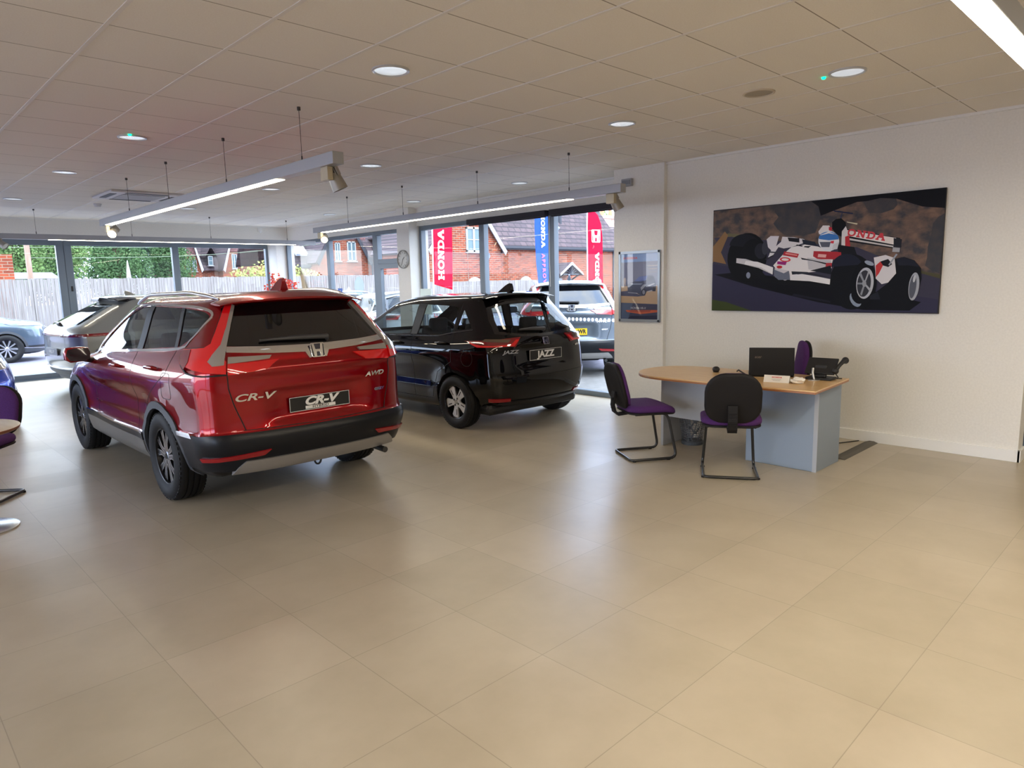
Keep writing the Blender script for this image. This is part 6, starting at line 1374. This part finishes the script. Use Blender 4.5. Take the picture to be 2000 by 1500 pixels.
# ================================================================ THE LARGE PICTURE
PW, PH = 2.265, 1.108
pic = thing('canvas_picture', 'large unframed canvas photograph of a white and red racing car on the right wall', 'picture', (7.15, 4.063, 1.270))
PM = FACE((-.028, 0, 0), (0, -1, 0), (0, 0, 1))
MB().prism([(0, -.002), (PW, -.002), (PW, PH+.0), (0, PH)], FACE((0, 0, 0), (0, -1, 0), (0, 0, 1)), .028).build('canvas', mat('canvas_edge', '1b1416', .7), pic)
HAY2 = mat('ink_hay_dark', '1b130f', .5, fn=noisecol(11, '0f0b0b', '3a281c', 9, lo=.35, hi=.7))
HAY = mat('ink_hay', '6a4a30', .5, fn=noisecol(9, '1d1310', '74543a', 9, stretch=(1, 1, 1.5), lo=.35, hi=.68))
PICT = [('hay', [(0.003,1.096),(2.27,1.113),(2.257,0.007),(-0.007,-0.008)]),
 ('0b0a10', [(1.081,1.106),(2.27,1.113),(2.271,0.931),(2.084,0.96),(1.863,1.051),(1.519,1.054),(1.278,0.983),(1.152,0.943)]),
 ('hay2', [(0.723,1.104),(0.799,1.123),(0.935,1.123),(1.081,1.102),(1.155,1.045),(1.185,0.94),(1.156,0.853),(1.133,0.79),(1.028,0.771),(0.894,0.777),(0.811,0.792),(0.739,0.856),(0.694,0.913),(0.748,0.976),(0.704,1.032)]),
 ('hay2', [(2.177,0.803),(2.215,0.857),(2.279,0.886),(2.282,0.59),(2.254,0.36),(2.191,0.385),(2.135,0.434),(2.147,0.503),(2.147,0.597),(2.167,0.7)]),
 ('hay2', [(1.579,1.048),(1.728,1.07),(1.863,1.051),(1.877,0.996),(1.846,0.958),(1.746,0.931),(1.642,0.94),(1.605,0.991)]),
 ('6a6448', [(0.175,0.846),(0.361,0.82),(0.301,0.786),(0.168,0.811)]),
 ('4d4a34', [(2.106,0.387),(2.265,0.348),(2.262,0.314),(2.108,0.358)]),
 ('3c3a4c', [(0.009,0.807),(0.223,0.808),(0.316,0.788),(1.539,0.628),(2.107,0.364),(2.265,0.313),(2.257,0.007),(-0.007,-0.008),(-0.006,0.533),(0.023,0.546),(0.1,0.701)]),
 ('8a6a48', [(-0.001,0.706),(0.143,0.869),(0.184,0.824),(0.101,0.644),(0.168,0.512),(0.007,0.547)]),
 ('33324a', [(-0.006,0.518),(0.909,0.367),(2.258,0.127),(2.257,0.007),(0.49,-0.004),(-0.007,0.122)]),
 ('3f4a2a', [(-0.004,0.122),(0.178,0.094),(0.475,0.003),(-0.007,-0.008)]),
 ('0a0a12', [(0.026,0.401),(0.482,0.264),(1.187,0.098),(1.628,0.025),(2.029,0.024),(2.122,0.103),(1.619,0.226),(0.91,0.34),(0.326,0.422)]),
 ('1b1b28', [(0.916,0.165),(1.317,0.092),(1.303,0.112),(0.943,0.185)]),
 ('15161c', [(1.422,0.809),(1.916,0.692),(1.931,0.608),(1.865,0.599),(1.464,0.682)]),
 ('e4dcda', [(1.435,0.796),(1.882,0.694),(1.863,0.635),(1.45,0.739)]),
 ('c9c4c6', [(1.451,0.72),(1.864,0.623),(1.859,0.611),(1.457,0.701)]),
 ('TXT', None),
 ('23242c', [(1.86,0.695),(1.933,0.679),(1.923,0.56),(1.866,0.575)]),
 ('a5a6ae', [(1.859,0.611),(1.92,0.602),(1.917,0.563),(1.855,0.569)]),
 ('1a2240', [(1.296,0.997),(1.488,0.955),(1.486,0.943),(1.316,0.98)]),
 ('30364a', [(1.381,0.962),(1.393,0.961),(1.381,0.906),(1.366,0.907)]),
 ('08090d', [(1.295,0.881),(1.331,0.91),(1.381,0.912),(1.425,0.871),(1.435,0.796),(1.388,0.736),(1.338,0.764),(1.298,0.818)]),
 ('c8bfa0', [(1.431,0.877),(1.535,0.853),(1.529,0.841),(1.438,0.868)]),
 ('d8d4d6', [(1.392,0.786),(1.427,0.834),(1.448,0.782),(1.442,0.633),(1.393,0.635)]),
 ('b8303a', [(1.425,0.734),(1.462,0.744),(1.479,0.631),(1.43,0.633)]),
 ('e6e2e4', [(1.165,0.801),(1.207,0.856),(1.271,0.851),(1.286,0.806),(1.237,0.758),(1.172,0.775)]),
 ('c23040', [(1.265,0.839),(1.297,0.83),(1.292,0.793),(1.267,0.807)]),
 ('14151b', [(1.355,0.662),(1.515,0.629),(1.543,0.553),(1.372,0.56)]),
 ('07080c', [(0.633,0.534),(0.617,0.469),(0.587,0.411),(0.545,0.363),(0.494,0.328),(0.437,0.311),(0.377,0.311),(0.319,0.329),(0.267,0.364),(0.225,0.415),(0.196,0.476),(0.182,0.545),(0.184,0.615),(0.201,0.682),(0.234,0.741),(0.278,0.789),(0.331,0.821),(0.389,0.835),(0.448,0.832),(0.504,0.812),(0.553,0.776),(0.593,0.726),(0.62,0.667),(0.634,0.602)]),
 ('16171f', [(0.203,0.713),(0.207,0.734),(0.216,0.755),(0.229,0.773),(0.246,0.79),(0.266,0.803),(0.289,0.814),(0.315,0.822),(0.342,0.826),(0.37,0.827),(0.398,0.824),(0.426,0.818),(0.453,0.809),(0.478,0.797),(0.501,0.782),(0.521,0.765),(0.538,0.746),(0.551,0.725),(0.56,0.704),(0.565,0.683),(0.565,0.661)]),
 ('0a0b10', [(0.62,0.524),(0.608,0.456),(0.583,0.395),(0.546,0.349),(0.503,0.321),(0.456,0.315),(0.41,0.331),(0.37,0.369),(0.341,0.424),(0.324,0.491),(0.323,0.563),(0.336,0.633),(0.363,0.694),(0.4,0.74),(0.445,0.765),(0.491,0.77),(0.536,0.752),(0.574,0.714),(0.603,0.66),(0.618,0.594)]),
 ('23242e', [(0.636,0.633),(0.632,0.602),(0.618,0.576),(0.596,0.559),(0.569,0.554),(0.542,0.561),(0.519,0.58),(0.502,0.608),(0.496,0.64),(0.501,0.671),(0.515,0.697),(0.537,0.714),(0.564,0.719),(0.591,0.711),(0.614,0.692),(0.63,0.665)]),
 ('3b3d48', [(0.641,0.66),(0.639,0.63),(0.631,0.607),(0.619,0.594),(0.605,0.595),(0.591,0.609),(0.582,0.633),(0.578,0.663),(0.58,0.693),(0.588,0.716),(0.6,0.728),(0.614,0.728),(0.628,0.714),(0.637,0.69)]),
 ('d9d6dc', [(0.628,0.756),(0.67,0.787),(0.762,0.781),(0.731,0.669),(0.704,0.616),(0.645,0.673)]),
 ('dcd9de', [(0.797,0.772),(0.922,0.758),(1.03,0.732),(1.018,0.694),(0.898,0.66),(0.816,0.651),(0.759,0.668),(0.705,0.589),(0.649,0.564),(0.675,0.631),(0.785,0.72)]),
 ('191a22', [(0.853,0.762),(0.976,0.746),(0.978,0.702),(0.868,0.722)]),
 ('262a38', [(1.003,0.734),(1.136,0.7),(1.165,0.647),(1.019,0.68)]),
 ('e9e6e8', [(0.709,0.48),(0.817,0.598),(0.898,0.66),(1.032,0.68),(1.164,0.653),(1.294,0.602),(1.323,0.537),(1.302,0.435),(1.175,0.406),(0.99,0.391),(0.882,0.34),(0.768,0.411)]),
 ('c9c5cc', [(0.724,0.453),(0.879,0.421),(0.91,0.34),(0.841,0.321),(0.734,0.357)]),
 ('6a7082', [(0.717,0.439),(0.825,0.396),(0.879,0.421),(0.896,0.327),(0.771,0.329),(0.72,0.371)]),
 ('b8303c', [(0.824,0.621),(0.978,0.588),(0.963,0.549),(0.807,0.582)]),
 ('e4908c', [(0.838,0.607),(0.962,0.581),(0.958,0.568),(0.834,0.594)]),
 ('d9404a', [(0.894,0.531),(0.891,0.524),(0.881,0.517),(0.865,0.513),(0.846,0.512),(0.826,0.514),(0.807,0.518),(0.791,0.525),(0.781,0.533),(0.777,0.542),(0.781,0.55),(0.792,0.556),(0.807,0.56),(0.826,0.561),(0.847,0.559),(0.866,0.555),(0.881,0.548),(0.891,0.54)]),
 ('f0e4e4', [(0.875,0.533),(0.873,0.529),(0.866,0.525),(0.855,0.523),(0.843,0.523),(0.829,0.524),(0.817,0.527),(0.806,0.53),(0.799,0.535),(0.797,0.54),(0.8,0.544),(0.806,0.548),(0.817,0.55),(0.83,0.55),(0.843,0.549),(0.856,0.546),(0.866,0.542),(0.873,0.538)]),
 ('9a2a7a', [(0.753,0.522),(0.854,0.513),(0.842,0.48),(0.751,0.492)]),
 ('c03038', [(0.808,0.461),(0.805,0.454),(0.797,0.448),(0.785,0.446),(0.771,0.446),(0.758,0.45),(0.75,0.456),(0.746,0.463),(0.749,0.47),(0.758,0.475),(0.77,0.478),(0.784,0.477),(0.796,0.474),(0.805,0.468)]),
 ('20222c', [(0.951,0.684),(1.019,0.67),(1.006,0.66),(0.945,0.674)]),
 ('20222c', [(1.033,0.664),(1.099,0.661),(1.073,0.644),(1.026,0.654)]),
 ('b0303a', [(1.127,0.61),(1.345,0.593),(1.395,0.585),(1.398,0.515),(1.17,0.528),(1.123,0.558)]),
 ('e6b0ae', [(1.174,0.579),(1.255,0.57),(1.249,0.54),(1.169,0.548)]),
 ('c8c6cc', [(1.064,0.547),(1.298,0.512),(1.314,0.435),(1.174,0.413),(1.082,0.429)]),
 ('2a2b34', [(0.997,0.55),(1.313,0.473),(1.314,0.454),(1.118,0.513),(1.011,0.53)]),
 ('b83a44', [(1.255,0.488),(1.312,0.486),(1.308,0.441),(1.25,0.447)]),
 ('191b24', [(1.096,0.415),(1.301,0.461),(1.317,0.37),(1.148,0.407)]),
 ('dfe3ea', [(1.372,0.697),(1.369,0.671),(1.361,0.648),(1.346,0.628),(1.325,0.614),(1.302,0.605),(1.275,0.603),(1.249,0.607),(1.224,0.619),(1.202,0.636),(1.185,0.657),(1.173,0.682),(1.169,0.708),(1.171,0.734),(1.18,0.758),(1.196,0.778),(1.216,0.792),(1.241,0.8),(1.267,0.802),(1.293,0.797),(1.318,0.785),(1.339,0.768),(1.356,0.747),(1.367,0.723)]),
 ('3f78c0', [(1.173,0.737),(1.173,0.746),(1.177,0.755),(1.182,0.764),(1.19,0.772),(1.199,0.778),(1.211,0.784),(1.224,0.788),(1.238,0.791),(1.252,0.792),(1.267,0.792),(1.282,0.79),(1.297,0.787),(1.311,0.782),(1.324,0.776),(1.336,0.77),(1.346,0.762),(1.354,0.753),(1.36,0.744),(1.364,0.734),(1.365,0.725),(1.365,0.712),(1.271,0.708),(1.174,0.726)]),
 ('e8e8ec', [(1.183,0.762),(1.267,0.794),(1.357,0.751),(1.338,0.762),(1.268,0.775),(1.198,0.763)]),
 ('5a6070', [(1.182,0.697),(1.291,0.691),(1.28,0.641),(1.203,0.645)]),
 ('d03848', [(1.29,0.699),(1.323,0.7),(1.319,0.674),(1.291,0.679)]),
 ('cfd2d8', [(1.317,0.664),(1.373,0.687),(1.357,0.618),(1.307,0.614)]),
 ('c9c7cc', [(0.291,0.572),(0.398,0.56),(0.709,0.46),(0.705,0.385),(0.55,0.458),(0.369,0.505),(0.289,0.522)]),
 ('eceaec', [(0.399,0.539),(0.533,0.525),(0.709,0.46),(0.706,0.388),(0.579,0.464),(0.385,0.505)]),
 ('0d0e13', [(0.324,0.507),(0.565,0.443),(0.656,0.345),(0.883,0.313),(1.309,0.267),(1.31,0.242),(0.843,0.273),(0.628,0.304),(0.508,0.389),(0.34,0.464)]),
 ('e9e7ea', [(0.895,0.374),(1.017,0.384),(1.177,0.354),(1.304,0.326),(1.299,0.274),(1.1,0.31),(0.896,0.324)]),
 ('2a2c36', [(0.907,0.414),(1.069,0.403),(1.293,0.345),(1.176,0.361),(1.043,0.387),(0.915,0.38)]),
 ('8a92a6', [(0.457,0.384),(0.455,0.369),(0.449,0.358),(0.44,0.351),(0.429,0.351),(0.419,0.358),(0.412,0.37),(0.409,0.385),(0.411,0.399),(0.418,0.411),(0.427,0.417),(0.438,0.417),(0.448,0.41),(0.455,0.398)]),
 ('0b0c12', [(1.716,0.283),(1.712,0.232),(1.701,0.183),(1.682,0.138),(1.658,0.1),(1.627,0.068),(1.592,0.045),(1.553,0.031),(1.512,0.027),(1.472,0.034),(1.432,0.051),(1.395,0.078),(1.363,0.114),(1.337,0.157),(1.317,0.205),(1.305,0.257),(1.301,0.311),(1.306,0.364),(1.318,0.414),(1.338,0.459),(1.365,0.498),(1.397,0.528),(1.434,0.55),(1.473,0.561),(1.513,0.563),(1.553,0.554),(1.591,0.535),(1.626,0.508),(1.657,0.472),(1.682,0.431),(1.7,0.384),(1.712,0.334)]),
 ('1d2030', [(1.308,0.447),(1.31,0.463),(1.314,0.478),(1.32,0.493),(1.327,0.507),(1.337,0.52),(1.348,0.531),(1.361,0.541),(1.375,0.55),(1.389,0.557),(1.405,0.562),(1.422,0.565),(1.439,0.567),(1.456,0.567),(1.473,0.564),(1.49,0.561),(1.506,0.555),(1.522,0.548),(1.536,0.539),(1.55,0.528),(1.562,0.517),(1.573,0.504),(1.583,0.491),(1.59,0.476),(1.596,0.461)]),
 ('07080e', [(1.734,0.247),(1.728,0.197),(1.717,0.15),(1.7,0.108),(1.679,0.074),(1.655,0.049),(1.628,0.035),(1.601,0.032),(1.575,0.041),(1.551,0.061),(1.529,0.092),(1.513,0.131),(1.501,0.178),(1.496,0.228),(1.496,0.28),(1.503,0.331),(1.515,0.379),(1.533,0.421),(1.554,0.454),(1.579,0.478),(1.605,0.49),(1.632,0.492),(1.658,0.482),(1.681,0.461),(1.702,0.431),(1.718,0.392),(1.729,0.347),(1.735,0.298)]),
 ('8e9bb0', [(1.592,0.15),(1.604,0.122),(1.607,0.096),(1.602,0.073),(1.589,0.059),(1.571,0.054),(1.549,0.061),(1.527,0.077),(1.51,0.101),(1.498,0.128),(1.495,0.155),(1.5,0.178),(1.513,0.192),(1.532,0.196),(1.554,0.19),(1.575,0.173)]),
 ('07080e', [(1.613,0.183),(1.624,0.155),(1.627,0.127),(1.621,0.104),(1.607,0.088),(1.587,0.083),(1.564,0.089),(1.541,0.106),(1.522,0.13),(1.511,0.159),(1.508,0.187),(1.514,0.211),(1.529,0.226),(1.549,0.231),(1.572,0.224),(1.595,0.208)]),
 ('9aa4b6', [(1.702,0.454),(1.696,0.448),(1.682,0.446),(1.664,0.45),(1.645,0.457),(1.629,0.468),(1.619,0.479),(1.617,0.489),(1.623,0.495),(1.637,0.497),(1.656,0.493),(1.675,0.485),(1.691,0.475),(1.7,0.464)]),
 ('b9bcc6', [(1.708,0.271),(1.704,0.239),(1.696,0.208),(1.685,0.181),(1.671,0.159),(1.655,0.143),(1.638,0.134),(1.62,0.133),(1.603,0.139),(1.587,0.152),(1.573,0.172),(1.562,0.197),(1.555,0.227),(1.551,0.26),(1.551,0.293),(1.555,0.326),(1.563,0.357),(1.575,0.384),(1.589,0.405),(1.605,0.421),(1.622,0.429),(1.64,0.43),(1.657,0.424),(1.673,0.41),(1.686,0.391),(1.697,0.365),(1.704,0.336),(1.708,0.304)]),
 ('35373f', [(1.683,0.27),(1.68,0.242),(1.674,0.216),(1.665,0.193),(1.654,0.174),(1.641,0.161),(1.628,0.153),(1.614,0.152),(1.6,0.156),(1.587,0.168),(1.577,0.184),(1.568,0.206),(1.562,0.231),(1.559,0.259),(1.56,0.287),(1.563,0.315),(1.57,0.341),(1.579,0.364),(1.59,0.383),(1.603,0.396),(1.616,0.403),(1.63,0.405),(1.644,0.399),(1.656,0.388),(1.667,0.371),(1.675,0.35),(1.681,0.325),(1.684,0.298)]),
 ('8f939c', [(1.569,0.377),(1.589,0.387),(1.63,0.288),(1.622,0.273)]),
 ('a9acb5', [(1.657,0.406),(1.669,0.393),(1.63,0.276),(1.621,0.282)]),
 ('7f838c', [(1.562,0.289),(1.562,0.271),(1.624,0.27),(1.623,0.286)]),
 ('8f939c', [(1.591,0.176),(1.607,0.163),(1.633,0.27),(1.619,0.274)]),
 ('a9acb5', [(1.679,0.2),(1.69,0.219),(1.632,0.282),(1.624,0.27)]),
 ('9a9da6', [(1.643,0.278),(1.642,0.262),(1.635,0.25),(1.626,0.246),(1.616,0.25),(1.609,0.262),(1.605,0.279),(1.607,0.295),(1.613,0.307),(1.623,0.311),(1.632,0.306),(1.64,0.294)]),
 ('dad7dc', [(1.698,0.522),(1.8,0.542),(1.87,0.515),(1.917,0.453),(1.9,0.369),(1.837,0.285),(1.78,0.271),(1.725,0.324),(1.715,0.423)]),
 ('c23a3c', [(1.719,0.447),(1.758,0.483),(1.793,0.469),(1.752,0.373),(1.725,0.336)]),
 ('16171e', [(1.758,0.483),(1.825,0.504),(1.862,0.455),(1.829,0.429),(1.783,0.445)]),
 ('9aa0ac', [(1.89,0.55),(1.904,0.543),(1.84,0.443),(1.828,0.45)]),
 ('0b0c12', [(1.881,0.502),(1.958,0.517),(2.047,0.484),(2.105,0.411),(2.115,0.316),(2.087,0.162),(2.026,0.078),(1.985,0.023),(1.802,0.076),(1.738,0.2),(1.826,0.273),(1.9,0.369)]),
 ('1c1e2a', [(1.893,0.502),(1.958,0.511),(2.047,0.481),(2.093,0.423),(2.006,0.438),(1.918,0.441)]),
 ('a4a8b4', [(2.099,0.239),(2.095,0.206),(2.089,0.176),(2.08,0.151),(2.07,0.132),(2.058,0.121),(2.047,0.118),(2.036,0.124),(2.026,0.138),(2.019,0.16),(2.014,0.188),(2.012,0.22),(2.013,0.253),(2.016,0.286),(2.023,0.316),(2.032,0.341),(2.042,0.36),(2.054,0.371),(2.065,0.373),(2.076,0.367),(2.085,0.352),(2.093,0.331),(2.098,0.303),(2.1,0.272)]),
 ('565a66', [(2.076,0.239),(2.073,0.212),(2.068,0.187),(2.062,0.165),(2.055,0.149),(2.047,0.139),(2.04,0.137),(2.033,0.142),(2.027,0.153),(2.022,0.171),(2.019,0.194),(2.018,0.221),(2.019,0.248),(2.022,0.276),(2.027,0.301),(2.033,0.322),(2.04,0.338),(2.048,0.347),(2.055,0.35),(2.062,0.345),(2.068,0.333),(2.073,0.315),(2.076,0.293),(2.077,0.267)]),
 ('c0c4cc', [(2.067,0.315),(2.062,0.295),(2.055,0.283),(2.049,0.285),(2.045,0.299),(2.046,0.32),(2.05,0.34),(2.057,0.351),(2.064,0.35),(2.068,0.336)]),
 ('20222c', [(1.681,0.163),(1.749,0.2),(1.776,0.126),(1.683,0.126)]),
 ('3a3c46', [(0.618,0.634),(0.817,0.611),(0.817,0.598),(0.618,0.62)]),
 ('2a2b34', [(0.62,0.552),(0.705,0.589),(0.714,0.578),(0.628,0.538)])]
ls = []
for c_, P in PICT:
    if c_ == 'TXT': TXZ = len(ls); continue
    ls.append((HAY if c_ == 'hay' else HAY2 if c_ == 'hay2' else mat('ink_'+c_, c_, .55, spec=.15), P))
for k, (m_, P) in enumerate(ls):
    ls[k] = (m_, [(min(max(x, 0), PW), min(max(y, 0), PH)) for x, y in P])
pr_ = flat(pic, 'print', PM, ls, .0004, .00008)
g = MB(); a_, b_ = Vector((1.437, 0.743)), Vector((1.873, 0.653)); dr = (b_-a_).normalized()
F_ = PM @ T(a_.x, a_.y, .0004+.00008*(TXZ+1)) @ R(math.atan2(dr.y, dr.x), 'Z')
slab(g, 'ONDA', F_, .068, .0001, gap=.12); g.build('wing_lettering', mat('ink_letter_red', 'c8202c', .5), pr_)
